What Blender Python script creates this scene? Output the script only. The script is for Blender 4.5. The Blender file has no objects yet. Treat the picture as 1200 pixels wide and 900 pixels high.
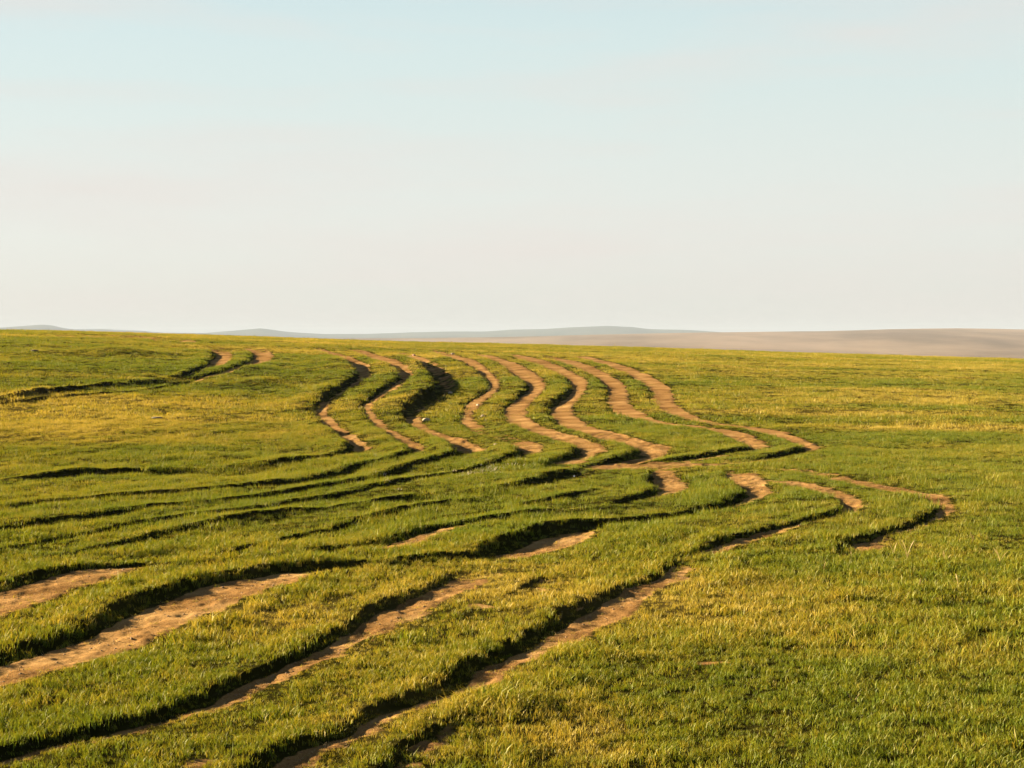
import bpy, bmesh, math, random
import numpy as np
from mathutils import Vector, Matrix, Euler
S = bpy.context.scene
COL = S.collection
random.seed(7); RNG = np.random.default_rng(11)

# ---------------------------------------------------------------- camera
cam = bpy.data.cameras.new('camera'); camo = bpy.data.objects.new('camera', cam); COL.objects.link(camo)
cam.sensor_fit = 'HORIZONTAL'; cam.sensor_width = 36.0; cam.lens = 36.0*1900/1200
cam.clip_start = 0.1; cam.clip_end = 60000
camo.location = (0, 0, 0)
camo.rotation_euler = (math.radians(90) - math.atan(58/1900.0), 0, 0)
S.camera = camo
S.render.resolution_x = 1024; S.render.resolution_y = 768
S.render.engine = 'CYCLES'
S.cycles.max_bounces = 6; S.cycles.diffuse_bounces = 2; S.cycles.transmission_bounces = 4
S.cycles.volume_bounces = 0; S.cycles.transparent_max_bounces = 4

# ---------------------------------------------------------------- light and exposure
SUN_AZ = math.radians(-66)      # from the view direction (+Y), negative = left
SUN_EL = math.radians(14.5)
sun_dir = Vector((math.sin(SUN_AZ)*math.cos(SUN_EL), math.cos(SUN_AZ)*math.cos(SUN_EL), math.sin(SUN_EL)))
sun = bpy.data.lights.new('sun', 'SUN'); suno = bpy.data.objects.new('sun', sun); COL.objects.link(suno)
sun.energy = 5.0; sun.angle = math.radians(0.53); sun.color = (1.0, 0.77, 0.46)
suno.rotation_euler = sun_dir.to_track_quat('Z', 'Y').to_euler()
W = bpy.data.worlds.new('World'); S.world = W; W.use_nodes = True
SKY_STRENGTH = 0.05
def build_world():
    nt = W.node_tree; nt.nodes.clear()
    N = nt.nodes.new; L = nt.links.new
    out = N('ShaderNodeOutputWorld'); bg = N('ShaderNodeBackground'); L(bg.outputs[0], out.inputs[0])
    sky = N('ShaderNodeTexSky'); sky.sky_type = 'NISHITA'; sky.sun_disc = False
    sky.sun_elevation = SUN_EL; sky.sun_rotation = SUN_AZ
    sky.air_density = 1.0; sky.dust_density = 2.0; sky.ozone_density = 2.0; sky.altitude = 900
    bg.inputs['Strength'].default_value = SKY_STRENGTH
    # thin high cloud veil, in the sky's own direction coordinates
    tc = N('ShaderNodeTexCoord'); mp = N('ShaderNodeMapping'); mp.inputs['Scale'].default_value = (2.2, 2.2, 16.0)
    L(tc.outputs['Generated'], mp.inputs['Vector'])
    no = N('ShaderNodeTexNoise'); no.inputs['Scale'].default_value = 1.6; no.inputs['Detail'].default_value = 6; no.inputs['Roughness'].default_value = 0.5
    L(mp.outputs[0], no.inputs['Vector'])
    mr = N('ShaderNodeMapRange'); mr.inputs['From Min'].default_value = 0.45; mr.inputs['From Max'].default_value = 0.78
    mr.inputs['To Max'].default_value = VEIL_AMT
    L(no.outputs['Fac'], mr.inputs['Value'])
    # whole-sky pale haze: strongest at the horizon
    sx = N('ShaderNodeSeparateXYZ'); L(tc.outputs['Generated'], sx.inputs[0])
    ab = N('ShaderNodeMath'); ab.operation = 'ABSOLUTE'; L(sx.outputs['Z'], ab.inputs[0])
    rm = N('ShaderNodeValToRGB'); L(ab.outputs[0], rm.inputs[0])
    els = rm.color_ramp.elements
    rm.color_ramp.interpolation = 'B_SPLINE'
    pts = SKY_RAMP
    while len(els) < len(pts): els.new(0.5)
    for e, (p, c) in zip(els, pts): e.position = p; e.color = (*c, 1)
    mul = N('ShaderNodeVectorMath'); mul.operation = 'SCALE'; mul.inputs['Scale'].default_value = 1/SKY_STRENGTH/2**EXPO
    L(rm.outputs[0], mul.inputs[0])
    mx = N('ShaderNodeMix'); mx.data_type = 'RGBA'; mx.inputs[0].default_value = SKY_MIX
    L(sky.outputs[0], mx.inputs[6]); L(mul.outputs[0], mx.inputs[7])
    vc = N('ShaderNodeMix'); vc.data_type = 'RGBA'; L(mr.outputs[0], vc.inputs[0]); L(mx.outputs[2], vc.inputs[6])
    k = 1/SKY_STRENGTH/2**EXPO
    vc.inputs[7].default_value = (0.84*k, 0.75*k, 0.70*k, 1)
    L(vc.outputs[2], bg.inputs['Color'])
EXPO = 3.5
VEIL_AMT = 0.7
SKY_MIX = 0.97
SKY_RAMP = [(0.0, (0.70, 0.69, 0.64)), (0.05, (0.78, 0.77, 0.72)), (0.10, (0.755, 0.79, 0.74)), (0.15, (0.69, 0.79, 0.75)), (0.22, (0.635, 0.785, 0.785)), (0.5, (0.22, 0.34, 0.46)), (1.0, (0.08, 0.15, 0.27))]
build_world()
vs = S.view_settings; S.display_settings.display_device = 'sRGB'
vs.view_transform = 'Standard'; vs.look = 'None'; vs.exposure = EXPO; vs.gamma = 1.0; vs.use_curve_mapping = False

# ---------------------------------------------------------------- terrain
def vnoise(x, y, seed=0):
    """smooth value noise in -1..1 on numpy arrays"""
    xi = np.floor(x).astype(np.int64); yi = np.floor(y).astype(np.int64)
    fx = x - xi; fy = y - yi
    fx = fx*fx*fx*(fx*(fx*6-15)+10); fy = fy*fy*fy*(fy*(fy*6-15)+10)
    def h(a, b):
        n = (a*374761393 + b*668265263 + seed*1442695041) & 0xffffffff
        n = ((n ^ (n >> 13))*1274126177) & 0xffffffff
        n = ((n ^ (n >> 15))*2246822519) & 0xffffffff
        return ((n ^ (n >> 16)) & 0xffffff)/8388607.5 - 1.0
    a = h(xi, yi); b = h(xi+1, yi); c = h(xi, yi+1); d = h(xi+1, yi+1)
    return (a*(1-fx)+b*fx)*(1-fy) + (c*(1-fx)+d*fx)*fy

def sstep(a, b, x):
    t = np.clip((x-a)/(b-a), 0, 1)
    return t*t*(3-2*t)

CAM_H = 2.9          # eye height above the near meadow (camera at z = 0)
R0, RC, RD = 34.0, 112.0, 320.0
# skyline of the near green rise: azimuth (deg, + right) -> slope of the line of sight
CREST_AZ = np.array([-60, -30, -17.5, -16, -14.5, -12, -9, -6, -3, 0, 3, 6, 9, 12, 15, 17.5, 30, 60.])
CREST_Y = np.array([392, 386, 386.8, 387, 388.5, 391, 394, 397.3, 400.5, 403, 405.2, 408, 411, 413.5, 416, 418, 424, 430.])
CREST_S = (392-CREST_Y-1.1)/1900.0
def rise(r):
    t = np.clip((r-R0)/(RC-R0), 0, 1)
    s = t*t*(3-2*t)*0.55 + 0.45*np.sin(t*np.pi/2)**1.3
    return s
_rr = np.linspace(R0, RC*1.2, 400)
def near_z(r, H):
    z = -CAM_H + H*rise(r)
    d = np.clip(r-RC, 0, None)
    return z - 0.00055*d*d/(1+d*0.004)
_H = []
for _s in CREST_S:
    lo, hi = 0.0, 6.0
    for _i in range(40):
        mid = (lo+hi)/2
        if (near_z(_rr, mid)/_rr).max() > _s: hi = mid
        else: lo = mid
    _H.append((lo+hi)/2)
_H = np.array(_H)
def base_z(x, y):
    r = np.hypot(x, y) + 1e-6
    az = np.degrees(np.arctan2(x, y))
    H = np.interp(az, CREST_AZ, _H)
    return near_z(r, H)
# wheel ruts on the ground: (shaded edge x, y, far edge x, y, shaded share, bareness)
RUTS = [
    [(-16.16,84.35,-15.29,85.96,0.08,0.6,0.052),(-15.26,81.24,-14.61,83.6,0.48,1.0,0.125),(-14.4,77.5,-13.79,79.88,0.44,1.0,0.15),(-14.06,74.19,-13.25,76.49,0.48,1.0,0.15),(-13.61,71.41,-12.83,73.41,0.5,1.0,0.14),(-13.32,68.93,-12.62,70.53,0.44,1.0,0.116),(-13.22,66.61,-12.7,68.32,0.58,0.9,0.143),(-13.19,63.9,-12.9,66.25,0.68,0.7,0.226),(-13.6,61.51,-13.04,64.31,0.8,0.3,0.269),(-14.64,59.79,-13.66,62.69,0.84,0.1,0.269),(-15.03,58.27,-14.41,61.1,0.9,0.0,0.284),(-15.82,55.43,-14.8,58.56,0.95,0.0,0.314),(-16.54,52.8,-15.55,55.71,0.95,0.0,0.329),(-16.97,51.13,-16.34,53.86,0.93,0.0,0.329),(-17.33,49.84,-17.0,52.48,0.89,0.0,0.329)],
    [(-14.93,87.55,-14.11,89.39,0.04,0.6,0.057),(-13.64,83.61,-12.94,86.01,0.29,1.0,0.113),(-13.19,80.87,-12.4,83.54,0.36,1.0,0.14),(-12.64,77.2,-11.75,79.74,0.52,1.0,0.148),(-12.27,74.73,-11.46,76.92,0.48,1.0,0.138),(-12.04,71.92,-11.25,73.67,0.39,1.0,0.115),(-12.01,69.79,-11.25,71.22,0.44,1.0,0.097),(-12.02,67.78,-11.36,68.92,0.42,0.9,0.081),(-12.23,65.8,-11.43,66.8,0.46,0.7,0.065),(-12.5,63.82,-11.85,64.68,0.62,0.5,0.06),(-12.67,61.84,-12.07,62.78,0.79,0.3,0.075),(-12.82,59.84,-12.33,60.98,0.87,0.1,0.105),(-13.56,57.47,-13.05,58.71,0.92,0.0,0.12),(-14.32,56.08,-13.65,57.35,0.91,0.0,0.12),(-15.17,54.03,-14.31,55.32,0.93,0.0,0.12),(-16.09,52.22,-15.04,53.39,0.94,0.0,0.12),(-16.62,50.9,-15.93,51.96,0.92,0.0,0.12),(-17.1,49.93,-16.28,51.0,0.91,0.0,0.12)],
    [(-11.75,89.34,-11.41,91.08,0.08,0.2,0.073),(-10.86,88.22,-10.45,89.49,0.08,0.8,0.048),(-9.91,84.8,-9.5,85.93,0.17,1.0,0.05),(-8.93,81.17,-8.43,83.04,0.25,1.0,0.107),(-8.22,76.96,-7.73,80.29,0.55,1.0,0.234),(-7.47,72.74,-6.98,77.12,0.74,1.0,0.346),(-7.0,70.01,-6.54,74.01,0.77,1.0,0.336),(-6.73,68.01,-6.21,71.09,0.73,1.0,0.266),(-6.59,65.88,-6.01,68.38,0.78,1.0,0.219),(-6.57,63.65,-5.96,65.84,0.75,0.8,0.197),(-6.75,61.07,-6.08,63.44,0.82,0.5,0.223),(-6.81,58.54,-6.13,61.25,0.87,0.5,0.267),(-6.82,56.56,-6.17,59.17,0.87,0.5,0.266),(-6.81,54.82,-6.26,57.18,0.82,0.6,0.251),(-6.7,53.21,-6.18,55.35,0.81,0.8,0.233),(-6.54,51.98,-6.04,53.61,0.68,1.0,0.179),(-6.38,50.86,-5.91,51.94,0.55,1.0,0.118),(-6.14,49.56,-5.73,50.38,0.42,1.0,0.09),(-5.86,48.15,-5.46,48.91,0.47,1.0,0.086),(-5.58,46.68,-5.21,47.51,0.47,1.0,0.097),(-5.27,45.23,-4.94,46.16,0.61,1.0,0.112),(-4.94,43.98,-4.61,44.86,0.56,1.0,0.108),(-4.63,42.83,-4.32,43.59,0.47,1.0,0.095),(-4.35,41.51,-4.0,42.39,0.55,1.0,0.11),(-4.15,39.94,-3.74,41.23,0.68,1.0,0.165),(-4.1,38.5,-3.53,40.11,0.89,0.6,0.207),(-4.36,37.75,-3.57,39.19,0.91,0.1,0.185),(-4.77,37.05,-3.84,38.29,0.94,0.0,0.16),(-5.16,36.24,-4.22,37.42,0.93,0.0,0.153),(-5.76,35.25,-4.55,36.6,0.95,0.0,0.175),(-6.54,34.28,-5.1,35.79,0.95,0.0,0.197),(-7.79,33.96,-6.67,35.13,0.96,0.0,0.154),(-8.78,33.62,-7.37,34.52,0.97,0.0,0.116),(-9.4,33.0,-7.73,33.95,0.97,0.0,0.123),(-9.9,32.37,-8.28,33.38,0.97,0.0,0.13),(-10.67,31.6,-8.95,32.62,0.98,0.0,0.13)],
    [(-9.73,90.61,-9.3,92.01,0.08,0.3,0.048),(-8.99,88.97,-8.41,90.3,0.07,0.9,0.043),(-7.99,85.29,-7.43,86.67,0.13,1.0,0.059),(-7.37,81.42,-6.68,83.46,0.3,1.0,0.11),(-6.43,78.36,-5.82,80.7,0.42,1.0,0.149),(-5.9,75.69,-5.33,77.95,0.44,1.0,0.158),(-5.43,72.64,-4.84,74.78,0.58,1.0,0.16),(-5.08,69.91,-4.5,71.84,0.53,1.0,0.152),(-4.86,67.44,-4.22,69.11,0.57,1.0,0.134),(-4.77,65.12,-4.17,66.5,0.55,1.0,0.114),(-4.95,62.69,-4.31,64.01,0.59,0.9,0.114),(-5.1,60.2,-4.45,61.73,0.71,0.8,0.14),(-5.22,57.94,-4.58,59.59,0.76,0.7,0.16),(-5.28,56.05,-4.67,57.57,0.72,0.7,0.153),(-5.25,54.46,-4.69,55.67,0.61,0.8,0.124),(-5.05,52.99,-4.63,53.89,0.5,1.0,0.094),(-4.83,51.48,-4.51,52.22,0.36,1.0,0.081),(-4.6,49.93,-4.3,50.65,0.36,1.0,0.08),(-4.37,48.45,-4.07,49.15,0.36,1.0,0.08),(-4.14,47.02,-3.8,47.71,0.31,1.0,0.08),(-3.87,45.65,-3.54,46.33,0.25,1.0,0.08),(-3.58,44.34,-3.25,45.0,0.25,1.0,0.08),(-3.29,43.06,-2.95,43.72,0.29,1.0,0.08),(-3.02,41.81,-2.62,42.49,0.3,1.0,0.083),(-2.75,40.41,-2.29,41.31,0.46,0.9,0.113),(-2.61,38.94,-2.18,40.16,0.79,0.5,0.156),(-2.6,38.29,-2.16,39.47,0.88,0.1,0.152),(-2.7,37.65,-2.3,38.55,0.87,0.0,0.117),(-2.88,36.89,-2.46,37.67,0.88,0.0,0.101),(-3.1,36.06,-2.6,36.83,0.9,0.0,0.1),(-3.56,35.17,-3.0,36.0,0.88,0.0,0.109),(-3.86,34.05,-3.23,35.0,0.92,0.0,0.124),(-4.11,32.77,-3.3,33.82,0.94,0.0,0.13),(-4.36,31.79,-3.25,32.81,0.96,0.0,0.13),(-4.9,30.94,-3.61,31.86,0.96,0.0,0.119),(-5.42,30.39,-4.3,31.12,0.96,0.0,0.097),(-6.05,29.77,-5.14,30.43,0.95,0.0,0.09),(-6.9,29.05,-5.73,29.77,0.96,0.0,0.101),(-7.57,28.4,-6.31,29.15,0.97,0.0,0.107),(-8.08,27.84,-7.08,28.54,0.96,0.0,0.101),(-8.53,27.15,-7.63,27.81,0.96,0.0,0.099),(-9.08,26.47,-8.16,27.13,0.96,0.0,0.1)],
    [(-7.06,88.26,-6.51,89.7,0.07,0.4,0.054),(-6.25,86.0,-5.58,88.32,0.22,0.8,0.109),(-5.62,82.72,-5.01,85.74,0.44,0.8,0.175),(-4.89,78.69,-4.39,82.61,0.59,0.7,0.268),(-4.32,73.96,-3.75,79.07,0.76,0.5,0.394),(-3.93,69.7,-3.27,75.84,0.8,0.4,0.513),(-3.59,66.29,-2.91,72.85,0.85,0.4,0.582),(-3.32,63.78,-2.58,70.06,0.83,0.5,0.579),(-3.16,61.87,-2.34,67.42,0.87,0.4,0.526),(-3.1,60.11,-2.22,64.93,0.91,0.3,0.465),(-3.34,58.18,-2.21,62.59,0.93,0.3,0.43),(-3.41,56.35,-2.35,60.37,0.93,0.3,0.403),(-3.56,54.57,-2.52,58.27,0.9,0.3,0.38),(-3.64,52.77,-2.67,56.32,0.88,0.3,0.375),(-3.64,51.23,-2.75,54.47,0.87,0.4,0.35),(-3.6,50.18,-2.83,52.68,0.79,0.5,0.275),(-3.48,49.31,-2.87,50.97,0.67,0.6,0.185),(-3.33,48.27,-2.78,49.38,0.54,0.7,0.125),(-3.08,47.08,-2.65,47.88,0.42,0.7,0.091),(-2.77,45.79,-2.4,46.47,0.41,0.7,0.08),(-2.46,44.41,-2.07,45.13,0.39,0.7,0.086),(-2.08,42.96,-1.64,43.85,0.43,0.8,0.109),(-1.77,41.35,-1.21,42.62,0.52,0.9,0.158),(-1.58,39.52,-0.87,41.45,0.64,0.9,0.243),(-1.46,38.03,-0.72,40.29,0.79,0.6,0.287),(-1.4,37.83,-0.67,39.56,0.89,0.2,0.22),(-1.69,37.18,-1.01,38.39,0.92,0.0,0.156),(-1.93,36.19,-1.28,37.3,0.92,0.0,0.145),(-2.23,35.29,-1.57,36.24,0.89,0.0,0.124),(-2.63,34.38,-2.08,35.21,0.91,0.0,0.108),(-2.81,33.26,-2.17,34.22,0.92,0.0,0.118),(-3.03,32.22,-2.35,33.21,0.93,0.0,0.123),(-3.34,31.36,-2.63,32.23,0.94,0.0,0.112),(-3.81,30.37,-3.04,31.12,0.94,0.0,0.101),(-4.38,29.44,-3.68,30.1,0.94,0.0,0.091),(-4.82,28.54,-4.18,29.13,0.94,0.0,0.085),(-5.63,27.52,-5.04,28.09,0.94,0.0,0.085),(-6.33,26.63,-5.65,27.26,0.95,0.0,0.095),(-6.86,25.73,-6.08,26.48,0.96,0.0,0.117),(-7.22,24.94,-6.18,25.74,0.97,0.0,0.129),(-7.5,24.26,-6.54,25.04,0.97,0.0,0.13),(-7.76,23.51,-6.92,24.26,0.96,0.0,0.13),(-8.15,22.7,-7.24,23.43,0.97,0.0,0.13)],
    [(-5.27,92.71,-4.8,93.99,0.09,0.3,0.04),(-4.56,90.17,-4.02,91.95,0.23,0.7,0.076),(-3.8,85.87,-3.15,87.94,0.31,0.8,0.106),(-2.95,81.28,-2.2,83.7,0.37,0.9,0.147),(-2.4,77.31,-1.6,79.9,0.52,0.9,0.176),(-1.91,74.17,-1.25,76.42,0.5,1.0,0.168),(-1.61,71.34,-1.0,73.24,0.59,1.0,0.151),(-1.34,68.66,-0.74,70.36,0.53,1.0,0.141),(-1.18,66.11,-0.57,67.68,0.61,1.0,0.136),(-1.11,63.8,-0.48,65.17,0.58,1.0,0.121),(-1.14,61.7,-0.53,62.79,0.53,1.0,0.097),(-1.32,59.62,-0.67,60.54,0.43,1.0,0.083),(-1.49,57.57,-0.83,58.43,0.41,1.0,0.08),(-1.67,55.61,-0.98,56.45,0.38,1.0,0.08),(-1.73,53.78,-1.12,54.58,0.32,1.0,0.08),(-1.75,52.05,-1.22,52.81,0.3,1.0,0.08),(-1.73,50.4,-1.24,51.14,0.26,1.0,0.08),(-1.65,48.84,-1.2,49.56,0.22,0.9,0.08),(-1.5,47.43,-1.06,48.05,0.22,0.8,0.07),(-1.34,46.15,-0.84,46.6,0.19,0.6,0.05),(-1.09,44.86,-0.57,45.22,0.14,0.4,0.04),(-0.78,43.47,-0.19,43.91,0.15,0.3,0.05),(-0.4,42.22,0.27,42.91,0.27,0.5,0.083),(-0.17,40.99,0.71,41.94,0.38,0.8,0.117),(-0.04,39.92,0.78,40.97,0.45,0.9,0.13),(0.02,38.87,0.76,40.02,0.6,0.8,0.145),(-0.02,38.11,0.66,39.33,0.82,0.3,0.155),(-0.14,37.34,0.41,38.41,0.89,0.0,0.137),(-0.35,36.44,0.16,37.31,0.85,0.0,0.112),(-0.6,35.5,-0.11,36.24,0.85,0.0,0.097),(-0.95,34.54,-0.46,35.21,0.89,0.0,0.088),(-1.41,33.52,-0.9,34.21,0.9,0.0,0.085),(-1.85,32.47,-1.37,33.19,0.9,0.0,0.09),(-2.24,31.29,-1.64,32.03,0.92,0.0,0.096),(-2.63,30.26,-2.04,30.94,0.92,0.0,0.092),(-3.11,29.15,-2.51,29.77,0.93,0.0,0.086),(-3.74,28.09,-3.15,28.68,0.93,0.0,0.085),(-4.3,26.96,-3.78,27.53,0.93,0.0,0.085),(-4.95,26.05,-4.42,26.59,0.93,0.0,0.085),(-5.56,25.19,-5.05,25.72,0.93,0.0,0.085),(-5.92,24.48,-5.42,25.02,0.94,0.0,0.089),(-6.13,23.81,-5.59,24.35,0.94,0.0,0.093),(-6.35,23.21,-5.89,23.72,0.94,0.0,0.089),(-6.57,22.55,-6.1,23.02,0.94,0.0,0.085),(-6.83,21.91,-6.38,22.36,0.94,0.0,0.085),(-7.12,21.21,-6.63,21.66,0.95,0.0,0.085)],
    [(-3.09,91.86,-2.55,93.04,0.08,0.3,0.04),(-2.34,88.83,-1.75,89.9,0.08,0.7,0.04),(-1.72,85.95,-1.01,87.14,0.12,0.9,0.05),(-1.03,81.56,-0.22,82.93,0.21,1.0,0.07),(-0.53,76.93,0.5,78.5,0.2,1.0,0.093),(-0.19,72.1,0.93,73.9,0.34,1.0,0.127),(0.11,68.96,1.2,70.97,0.41,1.0,0.158),(0.31,66.17,1.33,68.23,0.5,1.0,0.174),(0.37,63.71,1.38,65.67,0.55,1.0,0.171),(0.29,61.51,1.27,63.23,0.55,1.0,0.156),(0.06,59.43,1.06,60.93,0.55,1.0,0.139),(-0.12,57.52,0.87,58.78,0.44,1.0,0.118),(-0.32,55.65,0.69,56.75,0.38,1.0,0.104),(-0.45,53.81,0.58,54.86,0.36,1.0,0.102),(-0.49,52.04,0.48,53.07,0.37,1.0,0.104),(-0.45,50.34,0.43,51.37,0.39,1.0,0.109),(-0.36,48.75,0.5,49.76,0.39,1.0,0.11),(-0.17,47.33,0.69,48.23,0.32,1.0,0.1),(0.15,46.01,0.96,46.77,0.24,1.0,0.085),(0.45,44.66,1.27,45.36,0.24,1.0,0.081),(0.78,43.32,1.55,44.02,0.27,1.0,0.081),(1.17,42.05,1.89,42.72,0.23,1.0,0.081),(1.48,40.81,2.19,41.47,0.23,1.0,0.081),(1.51,39.73,2.35,40.51,0.34,1.0,0.097),(1.38,38.57,2.25,39.58,0.65,0.9,0.127),(1.13,37.65,2.0,38.65,0.71,0.8,0.128),(0.96,36.97,1.83,37.75,0.44,0.8,0.099),(0.7,36.1,1.66,36.66,0.31,0.8,0.072),(0.63,35.22,1.54,35.6,0.08,0.5,0.05),(0.73,34.48,1.43,34.78,0.05,0.3,0.04)],
    [(1.23,34.19,1.84,34.8,0.25,0.9,0.08),(0.97,33.33,1.84,34.22,0.53,0.8,0.11),(0.62,32.52,1.67,33.62,0.78,0.5,0.136),(0.33,31.73,1.32,32.82,0.84,0.1,0.137),(0.2,31.16,0.98,32.04,0.89,0.0,0.114),(-0.03,30.6,0.59,31.3,0.84,0.0,0.092),(-0.35,29.97,0.1,30.6,0.89,0.0,0.085),(-0.85,29.32,-0.41,29.93,0.9,0.0,0.085),(-1.54,28.69,-1.08,29.29,0.91,0.0,0.085),(-2.15,28.09,-1.59,28.68,0.92,0.0,0.085),(-2.67,27.38,-2.14,27.95,0.92,0.0,0.085),(-3.27,26.7,-2.76,27.25,0.92,0.0,0.085),(-3.83,25.92,-3.35,26.47,0.92,0.0,0.085),(-4.26,25.2,-3.83,25.72,0.92,0.0,0.085),(-4.57,24.62,-4.17,25.13,0.92,0.0,0.085),(-4.85,24.07,-4.38,24.57,0.93,0.0,0.085),(-5.07,23.54,-4.59,24.03,0.93,0.0,0.085),(-5.27,22.94,-4.87,23.41,0.93,0.0,0.085),(-5.49,22.36,-5.06,22.83,0.93,0.0,0.085),(-5.8,21.73,-5.39,22.18,0.93,0.0,0.085),(-6.23,21.05,-5.79,21.49,0.94,0.0,0.085)],
    [(-1.07,92.1,-0.49,93.29,0.08,0.3,0.04),(-0.37,89.01,0.19,90.04,0.08,0.7,0.04),(0.09,86.13,0.92,87.21,0.11,0.9,0.042),(0.53,83.44,1.51,84.62,0.14,1.0,0.05),(1.01,80.23,2.01,81.4,0.17,1.0,0.057),(1.53,76.56,2.46,77.76,0.18,1.0,0.071),(1.93,71.72,2.85,73.23,0.35,1.0,0.11),(2.13,68.53,3.07,70.34,0.5,1.0,0.144),(2.15,65.85,3.1,67.59,0.48,1.0,0.147),(2.07,63.33,3.01,65.03,0.54,1.0,0.149),(1.86,60.79,2.84,62.63,0.64,1.0,0.17),(1.54,58.43,2.58,60.37,0.71,1.0,0.186),(1.31,56.48,2.36,58.24,0.64,1.0,0.173),(1.15,54.82,2.16,56.22,0.48,1.0,0.14),(1.06,53.19,2.03,54.33,0.42,1.0,0.116),(1.03,51.59,1.97,52.54,0.36,1.0,0.098),(1.08,50.04,1.98,50.86,0.27,1.0,0.085),(1.15,48.5,2.1,49.26,0.28,1.0,0.08),(1.29,47.0,2.16,47.73,0.26,1.0,0.08),(1.54,45.56,2.41,46.28,0.2,1.0,0.081),(1.86,44.08,2.77,44.9,0.24,1.0,0.095),(2.18,42.64,3.1,43.57,0.34,1.0,0.111),(2.58,41.44,3.43,42.28,0.28,1.0,0.102),(2.87,40.3,3.81,41.03,0.24,1.0,0.088),(2.89,39.12,3.91,40.08,0.36,1.0,0.119),(2.64,37.86,3.72,39.16,0.73,0.9,0.162),(2.42,37.04,3.53,38.24,0.61,0.7,0.151),(2.23,36.45,3.25,37.33,0.57,0.7,0.112),(1.83,35.85,3.0,36.45,0.36,0.8,0.078),(1.51,35.01,2.52,35.4,0.06,0.9,0.05),(1.43,34.0,2.03,34.39,0.09,0.9,0.05),(1.32,32.94,1.7,33.59,0.2,0.6,0.08)],
    [(0.67,90.81,1.26,91.88,0.08,0.3,0.04),(1.34,87.78,2.06,88.87,0.07,0.6,0.044),(1.99,84.14,2.87,85.26,0.16,0.9,0.049),(2.6,80.87,3.54,82.03,0.14,1.0,0.058),(3.04,77.08,3.96,78.3,0.24,1.0,0.072),(3.37,73.67,4.18,74.94,0.26,1.0,0.085),(3.5,69.98,4.43,71.31,0.35,1.0,0.093),(3.53,67.08,4.55,68.53,0.31,1.0,0.107),(3.46,64.35,4.55,65.92,0.45,1.0,0.124),(3.46,62.06,4.48,63.45,0.39,1.0,0.116),(3.35,59.99,4.35,61.12,0.34,1.0,0.094),(3.24,57.96,4.25,58.94,0.29,1.0,0.083),(3.16,55.99,4.11,56.89,0.27,1.0,0.08),(3.16,54.11,4.05,54.97,0.28,1.0,0.08),(3.23,52.38,4.14,53.16,0.26,1.0,0.073),(3.43,50.84,4.31,51.43,0.19,1.0,0.056),(3.58,50.3,4.17,50.74,0.14,1.0,0.043),(3.9,49.38,4.41,49.78,0.11,0.95,0.04),(4.21,48.46,4.68,48.85,0.06,0.75,0.04),(4.61,47.57,5.1,47.95,0.06,0.6,0.04),(5.07,46.7,5.61,47.08,0.05,0.55,0.04),(5.6,45.77,6.24,46.24,0.08,0.85,0.05),(5.73,44.2,6.59,44.83,0.21,1.0,0.07),(5.74,42.7,6.57,43.45,0.25,1.0,0.086),(5.82,41.35,6.59,42.12,0.43,0.9,0.092),(5.77,40.27,6.59,41.1,0.47,0.7,0.1),(5.24,39.42,6.21,40.36,0.85,0.4,0.114),(4.74,38.74,5.81,39.63,0.72,0.4,0.109),(4.3,38.14,5.37,38.91,0.65,0.4,0.096),(3.79,37.48,4.94,38.21,0.57,0.5,0.092),(3.38,36.86,4.55,37.54,0.5,0.5,0.087),(3.03,36.32,3.99,36.87,0.21,0.6,0.071),(2.65,35.91,3.48,36.22,0.12,0.6,0.04)],
    [(1.95,92.81,2.67,94.11,0.07,0.25,0.043),(2.83,89.71,3.64,90.89,0.06,0.5,0.043),(3.57,86.88,4.35,87.96,0.12,0.8,0.044),(4.03,83.29,4.93,84.43,0.16,1.0,0.048),(4.38,80.8,5.27,82.03,0.16,1.0,0.058),(4.74,77.7,5.66,79.09,0.2,1.0,0.077),(4.92,74.21,5.94,75.67,0.3,1.0,0.089),(5.14,71.21,6.11,72.51,0.26,1.0,0.084),(5.26,68.43,6.27,69.62,0.24,1.0,0.08),(5.26,65.78,6.31,66.91,0.22,1.0,0.08),(5.23,63.3,6.24,64.36,0.26,1.0,0.08),(5.18,61.05,6.1,61.95,0.23,1.0,0.071),(5.03,59.01,5.94,59.69,0.19,1.0,0.052),(4.89,57.01,5.76,57.56,0.19,1.0,0.043),(4.81,55.05,5.65,55.57,0.19,1.0,0.043),(4.82,53.21,5.66,53.71,0.18,1.0,0.043),(5.07,51.15,5.65,51.59,0.1,1.0,0.041),(5.36,49.86,5.88,50.26,0.11,0.85,0.04),(5.74,48.6,6.2,49.0,0.06,0.65,0.04),(6.14,47.39,6.65,47.78,0.06,0.55,0.04),(6.62,46.52,7.12,46.9,0.06,0.6,0.04),(6.91,45.55,7.62,46.03,0.12,0.8,0.052),(7.11,44.23,7.74,44.88,0.41,1.0,0.074),(7.15,43.06,7.8,43.76,0.39,1.0,0.082),(7.19,41.99,7.83,42.67,0.35,1.0,0.08),(7.22,40.88,7.83,41.63,0.36,1.0,0.089),(6.94,39.66,7.8,40.63,0.66,0.9,0.117),(6.45,38.74,7.51,39.9,0.85,0.5,0.142),(6.02,38.06,7.11,39.18,0.86,0.3,0.138),(5.66,37.55,6.69,38.46,0.77,0.4,0.114),(5.35,37.06,6.25,37.77,0.6,0.6,0.089),(4.85,36.47,5.79,37.1,0.5,0.6,0.08),(4.06,35.83,5.23,36.45,0.53,0.6,0.08),(3.39,35.28,4.63,35.81,0.29,0.7,0.07),(2.85,34.88,3.9,35.18,0.09,0.6,0.04)],
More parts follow.
